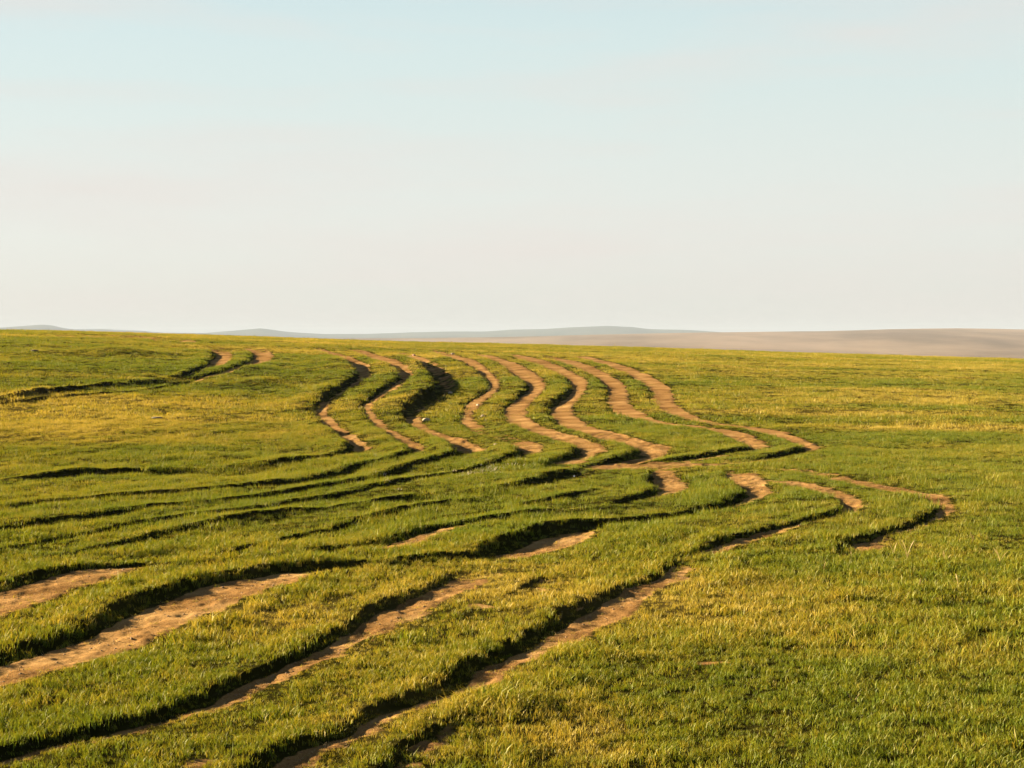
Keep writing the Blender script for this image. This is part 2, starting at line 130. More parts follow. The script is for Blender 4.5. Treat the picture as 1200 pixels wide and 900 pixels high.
    [(4.28,37.2,5.74,37.51,0.03,0.5,0.04),(3.37,36.51,5.54,36.86,0.02,0.65,0.045),(2.55,35.85,5.06,36.22,0.02,0.7,0.049),(1.95,35.22,4.41,35.59,0.02,0.75,0.049),(1.68,34.63,3.51,34.98,0.02,0.65,0.046),(1.54,33.86,2.56,34.18,0.04,0.5,0.04)],
    [(3.03,35.49,3.59,35.8,0.04,0.6,0.04),(2.96,34.4,3.49,34.78,0.07,0.9,0.05),(2.75,33.16,3.39,33.79,0.3,1.0,0.078),(2.58,31.95,3.37,32.8,0.43,1.0,0.108),(2.58,31.0,3.39,31.85,0.43,1.0,0.111),(2.62,30.25,3.33,30.94,0.38,1.0,0.093),(2.52,29.48,3.21,30.09,0.42,0.9,0.084),(2.24,28.68,2.91,29.29,0.72,0.6,0.086),(2.02,28.09,2.6,28.68,0.83,0.1,0.084),(1.74,27.52,2.34,28.09,0.89,0.0,0.084),(1.52,27.1,2.07,27.67,0.83,0.0,0.085),(1.13,26.7,1.58,27.25,0.83,0.0,0.085),(0.44,26.18,0.85,26.72,0.86,0.0,0.085),(0.11,25.8,0.7,26.34,0.88,0.0,0.085),(-0.16,25.44,0.38,25.96,0.8,0.0,0.084),(-0.59,24.99,0.0,25.48,0.78,0.1,0.08),(-0.93,24.56,-0.24,25.01,0.7,0.5,0.074),(-1.27,24.14,-0.52,24.56,0.5,0.9,0.071),(-1.53,23.7,-0.74,24.13,0.52,1.0,0.073),(-1.69,23.17,-0.95,23.61,0.55,1.0,0.078),(-1.91,22.63,-1.09,23.12,0.52,1.0,0.087),(-2.1,22.12,-1.26,22.64,0.67,1.0,0.095),(-2.3,21.73,-1.43,22.18,0.67,0.7,0.085),(-2.57,21.36,-1.72,21.74,0.68,0.3,0.071),(-3.08,21.0,-2.37,21.4,0.93,0.0,0.077),(-3.59,20.72,-2.91,21.15,0.93,0.0,0.085),(-4.08,20.6,-3.39,20.99,0.91,0.0,0.079),(-4.71,20.51,-4.05,20.82,0.91,0.2,0.063),(-5.33,20.38,-4.54,20.67,0.89,0.6,0.059),(-5.54,20.09,-4.67,20.44,0.47,1.0,0.07),(-5.72,19.75,-4.73,20.14,0.35,1.0,0.081),(-5.77,19.37,-4.8,19.78,0.38,1.0,0.085),(-5.85,19.03,-4.85,19.43,0.33,1.0,0.084),(-5.9,18.73,-4.89,19.09,0.32,1.0,0.078),(-5.94,18.14,-5.0,18.44,0.26,1.0,0.068),(-5.99,17.58,-5.09,17.84,0.26,1.0,0.059),(-6.04,17.04,-5.19,17.27,0.25,1.0,0.055),(-6.11,16.28,-5.3,16.49,0.25,1.0,0.052),(-6.22,15.36,-5.43,15.55,0.24,1.0,0.05)],
    [(4.32,35.28,4.99,35.59,0.03,0.5,0.04),(4.43,34.26,5.18,34.56,0.03,0.8,0.04),(4.34,33.16,5.1,33.57,0.08,1.0,0.05),(4.19,32.02,5.02,32.59,0.3,1.0,0.072),(4.17,30.98,4.96,31.66,0.33,1.0,0.09),(4.16,30.08,4.9,30.77,0.42,1.0,0.093),(4.11,29.29,4.77,29.93,0.47,1.0,0.089),(3.9,28.63,4.61,29.3,0.6,1.0,0.095),(3.57,27.93,4.42,28.69,0.72,0.8,0.11),(3.35,27.35,4.18,28.1,0.8,0.4,0.111),(3.06,26.88,3.89,27.53,0.9,0.0,0.098),(2.58,26.29,3.4,26.86,0.91,0.0,0.088),(2.09,25.68,2.67,26.21,0.87,0.0,0.085),(1.49,25.17,2.27,25.72,0.91,0.0,0.089),(0.93,24.58,1.89,25.26,0.94,0.0,0.111),(0.4,23.83,1.46,24.71,0.91,0.3,0.147),(0.15,23.23,1.38,24.17,0.73,0.8,0.161),(0.02,22.82,1.25,23.64,0.56,1.0,0.145),(-0.14,22.37,1.1,23.14,0.56,1.0,0.137),(-0.39,21.88,0.96,22.66,0.6,1.0,0.144),(-0.51,21.47,0.76,22.2,0.59,1.0,0.138),(-0.61,21.14,0.57,21.75,0.6,0.9,0.118),(-0.93,20.81,0.28,21.33,0.77,0.5,0.101),(-1.28,20.54,-0.13,20.99,0.87,0.0,0.09),(-1.71,20.25,-0.7,20.68,0.94,0.0,0.085),(-2.12,20.04,-1.36,20.44,0.92,0.0,0.082),(-2.95,19.81,-1.79,20.22,0.89,0.3,0.083),(-3.27,19.49,-1.98,19.93,0.54,0.8,0.091),(-3.54,19.14,-2.3,19.57,0.41,1.0,0.091),(-3.8,18.69,-2.5,19.09,0.31,1.0,0.087),(-3.89,18.32,-2.62,18.77,0.34,1.0,0.098),(-4.07,17.93,-2.75,18.46,0.42,1.0,0.119),(-4.18,17.29,-2.91,17.86,0.46,1.0,0.131),(-4.22,16.78,-3.05,17.29,0.43,1.0,0.123),(-4.25,16.33,-3.18,16.76,0.41,1.0,0.107),(-4.3,15.89,-3.3,16.25,0.38,1.0,0.094),(-4.43,15.44,-3.4,15.78,0.36,1.0,0.09),(-4.54,15.0,-3.48,15.34,0.37,1.0,0.092),(-4.62,14.6,-3.6,14.92,0.39,1.0,0.091),(-4.71,14.23,-3.72,14.52,0.35,1.0,0.084),(-4.79,13.7,-3.9,13.96,0.38,1.0,0.079),(-4.93,13.2,-4.1,13.45,0.43,1.0,0.077),(-5.06,12.73,-4.27,12.97,0.43,1.0,0.075),(-5.29,12.03,-4.54,12.24,0.42,1.0,0.07)],
    [(-0.72,19.53,-0.21,19.77,0.36,0.4,0.05),(-0.86,19.15,-0.18,19.42,0.37,0.8,0.057),(-0.95,18.81,-0.22,19.08,0.32,1.0,0.058),(-1.1,18.36,-0.34,18.63,0.36,1.0,0.059),(-1.23,17.86,-0.51,18.13,0.39,1.0,0.063),(-1.39,17.38,-0.67,17.67,0.47,1.0,0.067),(-1.5,17.0,-0.81,17.27,0.42,1.0,0.066),(-1.6,16.49,-0.96,16.74,0.41,1.0,0.063),(-1.68,16.0,-1.12,16.25,0.48,1.0,0.063),(-1.76,15.53,-1.24,15.78,0.57,1.0,0.065),(-1.86,15.09,-1.37,15.33,0.59,0.9,0.065),(-1.96,14.69,-1.48,14.91,0.61,0.9,0.063),(-2.07,14.31,-1.61,14.52,0.59,0.9,0.059),(-2.16,13.95,-1.74,14.14,0.63,0.9,0.055),(-2.23,13.6,-1.88,13.78,0.6,0.9,0.054),(-2.35,13.26,-1.98,13.44,0.75,0.9,0.056),(-2.46,12.93,-2.08,13.12,0.73,0.9,0.058),(-2.57,12.63,-2.18,12.81,0.73,0.9,0.058),(-2.68,12.34,-2.29,12.52,0.75,0.9,0.058),(-2.83,12.06,-2.41,12.23,0.8,0.8,0.058),(-3.03,11.79,-2.56,11.97,0.78,0.8,0.059),(-3.21,11.54,-2.73,11.71,0.8,0.8,0.06),(-3.37,11.3,-2.92,11.46,0.78,0.8,0.057),(-3.52,11.07,-3.08,11.22,0.76,0.8,0.055),(-3.69,10.85,-3.24,11.0,0.74,0.8,0.055),(-3.85,10.64,-3.41,10.78,0.74,0.8,0.054),(-4.13,10.23,-3.71,10.37,0.76,0.8,0.053)],
    [(-0.36,12.25,-0.07,12.37,0.07,0.1,0.04),(-0.55,11.84,-0.25,11.96,0.17,0.25,0.043),(-0.7,11.45,-0.37,11.58,0.29,0.4,0.048),(-0.79,11.09,-0.48,11.22,0.33,0.45,0.05),(-0.86,10.75,-0.58,10.89,0.38,0.5,0.05),(-0.99,10.34,-0.71,10.47,0.38,0.5,0.05)],
    [(0.3,19.02,0.69,19.21,0.05,0.6,0.04),(0.22,18.63,0.64,18.81,0.1,0.8,0.04),(0.12,18.25,0.53,18.43,0.05,0.6,0.04),(0.03,17.83,0.34,18.01,0.03,0.3,0.04)],
    [(4.85,32.84,5.33,33.16,0.04,0.4,0.04),(4.94,32.06,5.5,32.38,0.03,0.6,0.04),(5.12,31.32,5.64,31.63,0.04,0.7,0.04),(5.36,30.62,5.97,30.92,0.06,0.9,0.04),(5.48,29.78,6.06,30.07,0.06,1.0,0.04),(5.58,28.98,6.1,29.27,0.07,1.0,0.04),(5.62,28.23,6.08,28.51,0.07,1.0,0.04),(5.55,27.45,5.97,27.79,0.12,1.0,0.05),(5.42,26.66,5.82,27.11,0.23,1.0,0.07),(5.18,25.95,5.62,26.46,0.33,0.9,0.08),(4.87,25.46,5.34,25.96,0.43,0.8,0.08),(4.5,24.92,4.98,25.36,0.37,0.7,0.072),(4.06,24.33,4.56,24.67,0.29,0.7,0.057),(3.66,23.73,4.21,24.02,0.25,0.8,0.05),(3.27,23.12,3.83,23.4,0.29,0.9,0.05),(2.89,22.45,3.43,22.72,0.33,0.9,0.05),(2.57,21.9,3.14,22.17,0.39,0.9,0.05),(2.33,21.38,2.86,21.64,0.36,0.9,0.05),(2.1,20.89,2.59,21.14,0.38,0.7,0.05),(1.95,20.26,2.3,20.51,0.33,0.45,0.05),(1.79,19.67,2.17,19.91,0.24,0.45,0.05),(1.56,19.05,2.12,19.28,0.28,0.7,0.05),(1.31,18.65,1.95,18.88,0.4,0.9,0.05),(1.17,18.2,1.73,18.44,0.32,1.0,0.053),(0.85,17.56,1.53,17.84,0.46,1.0,0.065),(0.59,16.94,1.35,17.28,0.56,1.0,0.081),(0.4,16.4,1.2,16.75,0.52,1.0,0.087),(0.27,16.02,1.06,16.35,0.53,0.9,0.085),(0.18,15.7,0.89,16.01,0.54,0.9,0.08),(0.05,15.27,0.74,15.56,0.54,0.9,0.076),(-0.08,14.87,0.52,15.12,0.61,0.8,0.071),(-0.26,14.47,0.31,14.71,0.62,0.7,0.069),(-0.45,14.07,0.14,14.33,0.67,0.7,0.076),(-0.59,13.68,0.0,13.97,0.73,0.8,0.084),(-0.69,13.34,-0.14,13.62,0.78,0.8,0.085),(-0.77,13.04,-0.27,13.28,0.77,0.8,0.076),(-0.89,12.76,-0.43,12.96,0.75,0.8,0.066),(-1.02,12.48,-0.58,12.66,0.73,0.8,0.059),(-1.1,12.21,-0.72,12.37,0.67,0.8,0.053),(-1.18,11.95,-0.87,12.1,0.71,0.8,0.05),(-1.26,11.69,-0.98,11.83,0.68,0.8,0.05),(-1.38,11.44,-1.08,11.58,0.69,0.8,0.051),(-1.57,11.19,-1.17,11.34,0.72,0.8,0.055),(-1.71,10.95,-1.26,11.11,0.68,0.8,0.06),(-1.8,10.63,-1.35,10.78,0.62,0.8,0.058),(-2.04,10.23,-1.58,10.37,0.63,0.8,0.053)],
    [(5.49,35.9,5.96,36.21,0.05,0.3,0.04),(5.66,34.86,6.27,35.16,0.03,0.4,0.04),(5.96,33.84,6.52,34.15,0.04,0.4,0.04),(6.13,32.84,6.75,33.16,0.03,0.5,0.04),(6.32,31.87,6.96,32.19,0.03,0.5,0.04),(6.57,30.97,7.18,31.27,0.03,0.6,0.04),(6.83,30.11,7.44,30.4,0.03,0.8,0.04),(7.08,29.3,7.7,29.58,0.06,0.9,0.04),(7.17,28.53,7.69,28.81,0.1,1.0,0.04),(7.11,27.8,7.6,28.07,0.11,1.0,0.04),(7.01,27.04,7.48,27.37,0.15,1.0,0.05),(6.83,26.27,7.3,26.72,0.32,1.0,0.07),(6.51,25.58,7.08,26.09,0.62,0.9,0.08),(6.2,24.99,6.77,25.48,0.67,0.7,0.08),(5.91,24.46,6.44,24.9,0.69,0.7,0.073),(5.62,23.98,6.13,24.34,0.67,0.7,0.062),(5.18,23.36,5.73,23.71,0.68,0.7,0.061),(4.84,22.75,5.42,23.11,0.71,0.7,0.064),(4.53,22.21,5.19,22.54,0.52,0.9,0.06),(4.36,21.71,4.93,21.99,0.39,0.9,0.053),(4.19,21.21,4.65,21.47,0.31,0.7,0.05),(3.95,20.65,4.33,20.9,0.27,0.3,0.05)],
    [(-27.59,96.07,-27.49,99.36,0.1,0.8,0.055),(-26.22,92.31,-25.78,94.96,0.08,1.0,0.056),(-24.76,88.46,-24.18,90.48,0.08,0.8,0.054)],
    [(-26.34,97.42,-26.3,101.21,0.1,0.8,0.056),(-24.96,93.4,-24.49,96.2,0.08,1.0,0.056),(-23.5,89.35,-22.9,91.43,0.08,0.8,0.053)],
    [(-25.18,98.09,-25.23,102.92,0.09,0.8,0.067),(-23.76,94.11,-23.26,97.38,0.08,1.0,0.065),(-22.2,90.18,-21.58,92.4,0.08,0.8,0.058)],
    [(-23.97,99.05,-24.18,105.41,0.08,0.8,0.075),(-22.32,94.26,-21.7,97.72,0.11,1.0,0.069),(-20.69,89.78,-19.95,92.05,0.08,0.8,0.059)],
    [(-22.32,97.32,-22.04,100.22,0.11,0.8,0.049),(-20.45,91.01,-20.04,94.77,0.32,1.0,0.125),(-19.17,87.18,-18.68,89.9,0.26,0.8,0.111)],
    [(-20.89,97.3,-20.49,100.38,0.1,0.8,0.052),(-19.09,91.17,-18.74,94.73,0.36,1.0,0.125),(-17.88,87.57,-17.41,89.92,0.25,0.8,0.096)],
    [(-0.42,28.69,0.0,29.29,0.89,0.0,0.085),(-0.96,27.95,-0.53,28.53,0.9,0.0,0.085),(-1.47,27.24,-1.06,27.81,0.9,0.0,0.085),(-1.93,26.43,-1.42,26.99,0.92,0.0,0.085),(-2.32,25.55,-1.86,26.09,0.92,0.0,0.085),(-2.64,24.73,-2.27,25.25,0.91,0.0,0.085),(-2.85,24.07,-2.44,24.57,0.92,0.0,0.085),(-3.07,23.44,-2.68,23.93,0.92,0.0,0.085),(-3.28,22.84,-2.93,23.31,0.91,0.0,0.085),(-3.46,22.27,-3.1,22.73,0.92,0.0,0.085),(-3.58,21.73,-3.22,22.18,0.92,0.0,0.085),(-3.91,21.13,-3.53,21.57,0.92,0.0,0.085),(-4.31,20.64,-3.92,21.07,0.93,0.0,0.085)],
    [(1.64,30.48,1.94,31.12,0.81,0.0,0.085),(1.44,29.64,1.79,30.26,0.85,0.0,0.085),(0.99,28.85,1.4,29.45,0.88,0.0,0.085),(0.62,27.95,1.08,28.53,0.9,0.0,0.085),(0.07,27.1,0.58,27.67,0.91,0.0,0.085),(-0.56,26.31,0.0,26.85,0.92,0.0,0.085),(-1.08,25.55,-0.62,26.09,0.91,0.0,0.085),(-1.51,24.85,-1.07,25.36,0.91,0.0,0.085),(-1.89,24.18,-1.56,24.68,0.89,0.0,0.085)],
]
STONES = [(-2.61, 49.03, 0.11), (-2.3, 60.32, 0.09), (-0.9, 50.33, 0.07), (-3.21, 87.78, 0.1), (-1.16, 54.89, 0.06), (-0.41, 40.62, 0.05), (-5.2, 85.89, 0.1), (-10.33, 47.11, 0.14), (-22.0, 74.78, 0.16)]
STALKS = [(5.11, 20.88, 0.3), (5.5, 20.49, 0.22), (5.03, 21.29, 0.22), (4.31, 20.49, 0.24), (3.84, 19.89, 0.17), (6.32, 22.15, 0.22), (6.15, 20.34, 0.24), (5.06, 18.3, 0.2), (4.62, 18.3, 0.16), (2.18, 15.99, 0.12), (2.65, 12.5, 0.13)]
PALE = [(-0.97, 33.54), (-0.72, 34.16), (-0.46, 34.56), (-0.18, 34.96), (0.0, 35.17), (-1.21, 32.74), (-2.3, 33.54), (-2.53, 33.14), (-1.9, 32.74), (-1.93, 30.55), (-1.65, 31.25)]
def undulate(x, y):
    r = np.hypot(x, y)
    n = 0.035*vnoise(x/2.6, y/2.6, 3) + 0.018*vnoise(x/0.9+5, y/0.9, 4)
    n += 0.07*vnoise(x/11.0, y/14.0, 5)*sstep(20, 50, r)
    a = x*0.93-y*0.37; c = x*0.37+y*0.93
    n += 0.055*(np.abs(vnoise(a/0.95, c/5.5, 7))-.35)*sstep(19, 25, r)*(1-sstep(44, 50, r))*(1-sstep(3, 6, x))
    for cx, cy, sx, sy, hh in ((-18.8, 77.0, 1.5, 2.2, .24), (-10.9, 69.5, 1.1, 2.6, .16), (9.8, 79.5, 1.6, 4, .16), (-9.6, 62.8, .8, 1.6, .14)):
        n += hh*np.exp(-((x-cx)/sx)**2-((y-cy)/sy)**2)
    n += 0.010*vnoise(x/0.33, y/0.33, 6)*(r < 60)
    return n*sstep(4, 9, r)*(1-0.6*sstep(85, 120, r))

def catmull(P, n=5):
    P = np.asarray(P, float); Q = np.vstack([2*P[0]-P[1], P, 2*P[-1]-P[-2]]); out = []
    for i in range(1, len(Q)-2):
        for k in range(n):
            t = k/n; a, b, c, d = Q[i-1], Q[i], Q[i+1], Q[i+2]
            out.append(0.5*((2*b)+(-a+c)*t+(2*a-5*b+4*c-d)*t*t+(-a+3*b-3*c+d)*t**3))
    out.append(P[-1]); return np.array(out)

RIB = []
for rows in RUTS:
    a = np.array(rows)
    L = catmull(a[:, 0:2]); R = catmull(a[:, 2:4])
    for _ in range(2):
        for Z in (L, R): Z[1:-1] = 0.25*Z[:-2]+0.5*Z[1:-1]+0.25*Z[2:]
    m = len(L); q = np.linspace(0, len(a)-1, m)
    f, d, D = (np.interp(q, np.arange(len(a)), a[:, k]) for k in (4, 5, 6))
    C = (L+R)/2; t = np.gradient(C, axis=0); t /= np.hypot(t[:, 0], t[:, 1])[:, None]+1e-9
    for _ in range(3): t[1:-1] = (t[:-2]+t[1:-1]+t[2:])/3
    Wp = np.abs(((R-L)*np.stack([t[:, 1], -t[:, 0]], 1)).sum(1))
    for _ in range(3): Wp[1:-1] = (Wp[:-2]+Wp[1:-1]+Wp[2:])/3; D[1:-1] = (D[:-2]+D[1:-1]+D[2:])/3
    e = np.minimum(np.arange(m), np.arange(m)[::-1]).astype(float); ta = min(8, m*.16); D = D*sstep(-1, ta, e); d = d*sstep(-3, 12, e)
    RIB.append(dict(L=L, R=R, f=f, d=d, W=np.maximum(Wp, 0.12), D=D))

def seg_dist(px, py, P, best, arg):
    """nearest distance from points to polyline P (updates best, arg = float station)"""
    for i in range(len(P)-1):
        ax, ay = P[i]; bx, by = P[i+1]; dx, dy = bx-ax, by-ay; l2 = dx*dx+dy*dy+1e-12
        t = np.clip(((px-ax)*dx+(py-ay)*dy)/l2, 0, 1)
        e = (px-ax-t*dx)**2+(py-ay-t*dy)**2
        m = e < best; best[m] = e[m]; arg[m] = (i+t)[m]

def eval_ruts(x, y):
    n = x.size
    r = np.hypot(x, y)
    j = np.interp(r, [8, 25, 60], [0.05, 0.07, 0.11])
    wx = x + j*(vnoise(x/0.45, y/0.45, 21)*0.7+vnoise(x/0.14, y/0.14, 22)*0.35*(r < 40))
    wy = y + j*(vnoise(x/0.45, y/0.45, 23)*0.7+vnoise(x/0.14, y/0.14, 24)*0.35*(r < 40))
    lift = np.zeros(n); sink = np.zeros(n); carve = np.zeros(n); dirt = np.zeros(n); rid = np.full(n, -1); bank = np.zeros(n); fringe = np.zeros(n)
    for k, rb in enumerate(RIB):
        L, R = rb['L'], rb['R']; m = len(L)
        allp = np.vstack([L, R]); mg = 2.6
        lo = allp.min(0)-mg; hi = allp.max(0)+mg
        I = np.nonzero((wx > lo[0]) & (wx < hi[0]) & (wy > lo[1]) & (wy < hi[1]))[0]
        if not I.size: continue
        X = wx[I]; Y = wy[I]
        bL = np.full(I.size, 1e6); bR = bL.copy(); aL = np.zeros(I.size); aR = np.zeros(I.size)
        st = 10
        for s0 in range(0, m-1, st):
            s1 = min(s0+st, m-1)
            c = np.vstack([L[s0:s1+1], R[s0:s1+1]])
            g = rb['W'][s0:s1+1].max()+2.2
            l2 = c.min(0)-g; h2 = c.max(0)+g
            J = np.nonzero((X > l2[0]) & (X < h2[0]) & (Y > l2[1]) & (Y < h2[1]))[0]
            if not J.size: continue
            for P, B, A in ((L, bL, aL), (R, bR, aR)):
                b = B[J]; a = A[J]-s0
                seg_dist(X[J], Y[J], P[s0:s1+1], b, a); B[J] = b; A[J] = a+s0
        T = np.nonzero((bL < 1e5) & (bR < 1e5))[0]
        I = I[T]; X = X[T]; Y = Y[T]; dL = np.sqrt(bL[T]); dR = np.sqrt(bR[T]); s = (aL[T]+aR[T])/2
        poly = np.vstack([L, R[::-1]]); ins = np.zeros(I.size, bool)
        for i in range(len(poly)):
            x0, y0 = poly[i]; x1, y1 = poly[(i+1) % len(poly)]
            if y0 == y1: continue
            c = ((y0 > Y) != (y1 > Y)) & (X < (x1-x0)*(Y-y0)/(y1-y0)+x0)
            ins ^= c
        q = np.arange(m)
        f = np.interp(s, q, rb['f']); d = np.interp(s, q, rb['d']); Wd = np.interp(s, q, rb['W']); D = np.interp(s, q, rb['D'])
        u = np.where(ins, dL/(dL+dR+1e-9), np.where(dL < dR, -dL/Wd, 1+dR/Wd))
        ff = np.clip(f, 0.15, 0.97)
        a = np.clip(0.34*ff, 0.08, 0.33)
        drop = sstep(-0.04, a, u)
        up = 1-0.85*sstep(np.maximum(ff*0.8, 0.3), 1.02, u)
        past = np.where(u > 1, (u-1)*Wd, 0); before = np.where(u < 0, -u*Wd, 0)
        lam = np.clip(np.minimum(1.9*Wd, 7.5*D), .45, 2.1)
        D = D*(1+(d < .05)*(.55*vnoise(x[I]/2.1, y[I]/3.4, 77)+.25*vnoise(x[I]/.7, y[I]/.9, 78)))
        hl = 0.65*D*np.where(u < 0, (1-np.clip(before/lam, 0, 1))**2*(1+2*np.clip(before/lam, 0, 1)), 1-drop)
        lift[I] = np.maximum(lift[I], np.where(u <= 1, hl, 0))
        sink[I] = np.maximum(sink[I], 0.35*D*drop*up*(1-sstep(0, .30, past)))
        carve[I] = np.maximum(carve[I], drop*(1-sstep(0, .45, past)))
        # bare soil: from the foot of the bank to the lit edge
        dm = d*sstep(0.45*ff, 0.8*ff, u)*(1-sstep(-0.11, 0.11, (u-1)*Wd))
        m3 = dm > dirt[I]; dirt[I[m3]] = dm[m3]; rid[I[m3]] = k
        bk = (u > 0.08) & (u < ff); bank[I[bk]] = 1
        fr = d*np.where(u >= .9, 1-sstep(0.0, 0.30, (u-1)*Wd), 0); fringe[I] = np.maximum(fringe[I], fr)
    return lift*(1-carve)-sink, dirt, rid, bank, fringe

def surface(x, y):
    dp, di, rid, bk, fr = eval_ruts(x, y)
    r = np.hypot(x, y)
    di = np.clip(di + di*(1-di)*1.6*vnoise(x/0.5, y/0.5, 31) + (di > .02)*(1.25-di)*(.30*vnoise(x/.16, y/.16, 32)+.22*vnoise(x/.07, y/.07, 33)), 0, 1)
    wn = vnoise(x/.42, y/.30, 34)+.5*vnoise(x/1.6, y/1.2, 35)
    spot = (np.abs(dp) < .012)*sstep(1.1, 1.4, wn + .55*np.exp(-((x-1.5)/2.2)**2-((y-17.5)/2.2)**2))*(r > 9)*(r < 24)
    di = np.maximum(di, .62*spot)
    z = base_z(x, y) + undulate(x, y)*(1-0.5*di) + dp
    z += di*(0.014*vnoise(x/0.11, y/0.11, 41) + 0.014*vnoise(x/0.3, y/0.3, 42))*(r < 45)
    return z, di, rid, bk, fr

# patches that are drier (+) or lusher (-) : x, y, radius x, radius y, amount
PATCH = [(-11, 46, 8, 6, .55), (-15, 52, 9, 4, .30), (12, 47, 4.5, 1.2, .6), (9.5, 53, 6, 1.5, .3), (14, 60, 8, 3, .3), (2.2, 17, 1.6, 1.8, .38), (0.2, 17.5, 1.5, 1.5, .34), (3.6, 18.6, 2, 1.2, .2),
         (3.2, 11.0, 3.2, 3.0, -.16), (-3, 30, 8, 5, -.15), (-12, 70, 7, 9, -.2), (5, 72, 4, 8, -.1), (-1.0, 12.5, .8, 1.6, .2), (3.9, 15, 3, .8, .15), (0.4, 11.6, .5, 1.3, .45), (-2.2, 16.4, 1.0, 1.6, .38), (-0.3, 19.5, 1.6, 1.6, .35), (-5, 16.5, 1.5, 1, .2), (10, 95, 30, 25, .25), (-25, 95, 20, 20, .15)]
def dryness(x, y):
    v = 0.255 + 0.11*vnoise(x/4, y/5, 51) + 0.10*vnoise(x/1.1, y/1.3, 52) + 0.13*vnoise(x/0.35, y/0.35, 53) + 0.22*vnoise(x/14, y/2.4, 54)*sstep(32, 44, np.hypot(x, y))
    for cx, cy, sx, sy, a in PATCH:
        v = v + a*np.exp(-((x-cx)/sx)**2-((y-cy)/sy)**2)
    return np.clip(v, 0, 1)

# ---------------------------------------------------------------- materials
def new_mat(name):
    m = bpy.data.materials.new(name); m.use_nodes = True; nt = m.node_tree; nt.nodes.clear()
    return m, nt, nt.nodes.new, nt.links.new
def ramp(N, pts, interp='LINEAR'):
    r = N('ShaderNodeValToRGB'); e = r.color_ramp.elements; r.color_ramp.interpolation = interp
    while len(e) < len(pts): e.new(0.5)
    for el, (p, c) in zip(e, pts): el.position = p; el.color = (*c, 1)
    return r
def mix(N, L, fac, a, b, blend='MIX'):
    m = N('ShaderNodeMix'); m.data_type = 'RGBA'; m.blend_type = blend
    for sock, v in ((m.inputs[0], fac), (m.inputs[6], a), (m.inputs[7], b)):
        if isinstance(v, (int, float)): sock.default_value = v
        elif isinstance(v, tuple): sock.default_value = (*v, 1)
        else: L(v, sock)
    return m.outputs[2]
def noise(N, L, vec, scale, detail=4, rough=0.55):
    n = N('ShaderNodeTexNoise'); n.inputs['Scale'].default_value = scale; n.inputs['Detail'].default_value = detail
    n.inputs['Roughness'].default_value = rough; L(vec, n.inputs['Vector']); return n.outputs['Fac']

def ground_material():
    m, nt, N, L = new_mat('meadow_soil_and_turf')
    out = N('ShaderNodeOutputMaterial'); b = N('ShaderNodeBsdfPrincipled'); L(b.outputs[0], out.inputs[0])
    b.inputs['Roughness'].default_value = 0.95; b.inputs['Specular IOR Level'].default_value = 0.0
    tc = N('ShaderNodeTexCoord').outputs['Object']
    at = N('ShaderNodeAttribute'); at.attribute_name = 'dirt'
    dr = N('ShaderNodeAttribute'); dr.attribute_name = 'dry'
    n1 = noise(N, L, tc, 9, 8, .65); n2 = noise(N, L, tc, 1.1, 5); n3 = noise(N, L, tc, 55, 5, .7)
    soil = ramp(N, [(0.36, (0.05799, 0.0307, 0.01151)), (0.5, (0.1348, 0.07761, 0.0307)), (0.64, (0.2132, 0.1382, 0.06226))])
    mxn = N('ShaderNodeMath'); mxn.operation = 'MULTIPLY_ADD'; L(n2, mxn.inputs[0]); mxn.inputs[1].default_value = .55
    mm = N('ShaderNodeMath'); mm.operation = 'MULTIPLY'; L(n3, mm.inputs[0]); mm.inputs[1].default_value = .45; L(mm.outputs[0], mxn.inputs[2])
    L(mxn.outputs[0], soil.inputs[0])
    g = ramp(N, [(0.0, (0.006862, 0.007291, 0.001715)), (0.45, (0.01629, 0.01543, 0.003001)), (1.0, (0.05144, 0.03859, 0.01072))])
    gm = N('ShaderNodeMath'); gm.operation = 'MULTIPLY_ADD'; L(n1, gm.inputs[0]); gm.inputs[1].default_value = .5
    L(dr.outputs['Fac'], gm.inputs[2]); 
    gs = N('ShaderNodeMath'); gs.operation = 'SUBTRACT'; L(gm.outputs[0], gs.inputs[0]); gs.inputs[1].default_value = .2
    L(gs.outputs[0], g.inputs[0])
    # straw and dead blades lying on the soil
    wv = N('ShaderNodeMapping'); wv.inputs['Scale'].default_value = (60, 14, 30); wv.inputs['Rotation'].default_value = (0, 0, .5); L(tc, wv.inputs[0])
    ws = noise(N, L, wv.outputs[0], 1.0, 3, .6)
    wr = ramp(N, [(0.60, (0, 0, 0)), (0.70, (1, 1, 1))]); L(ws, wr.inputs[0])
    sf = N('ShaderNodeMath'); sf.operation = 'MULTIPLY'; L(wr.outputs[0], sf.inputs[0]); sf.inputs[1].default_value = .5
    soilc = mix(N, L, sf.outputs[0], soil.outputs[0], (0.1822, 0.1286, 0.05359))
    f = N('ShaderNodeMath'); f.operation = 'MULTIPLY_ADD'; L(n1, f.inputs[0]); f.inputs[1].default_value = .5; f.inputs[2].default_value = -.25
    f2 = N('ShaderNodeMath'); f2.operation = 'ADD'; L(f.outputs[0], f2.inputs[0]); L(at.outputs['Fac'], f2.inputs[1])
    fr = ramp(N, [(0.28, (0, 0, 0)), (0.55, (1, 1, 1))]); L(f2.outputs[0], fr.inputs[0])
    L(mix(N, L, fr.outputs[0], g.outputs[0], soilc), b.inputs['Base Color'])
    bp = N('ShaderNodeBump'); bp.inputs['Strength'].default_value = .9; bp.inputs['Distance'].default_value = .02
    hb = N('ShaderNodeMath'); hb.operation = 'ADD'; L(n3, hb.inputs[0]); L(n1, hb.inputs[1])
    L(hb.outputs[0], bp.inputs['Height']); L(bp.outputs[0], b.inputs['Normal'])
    return m

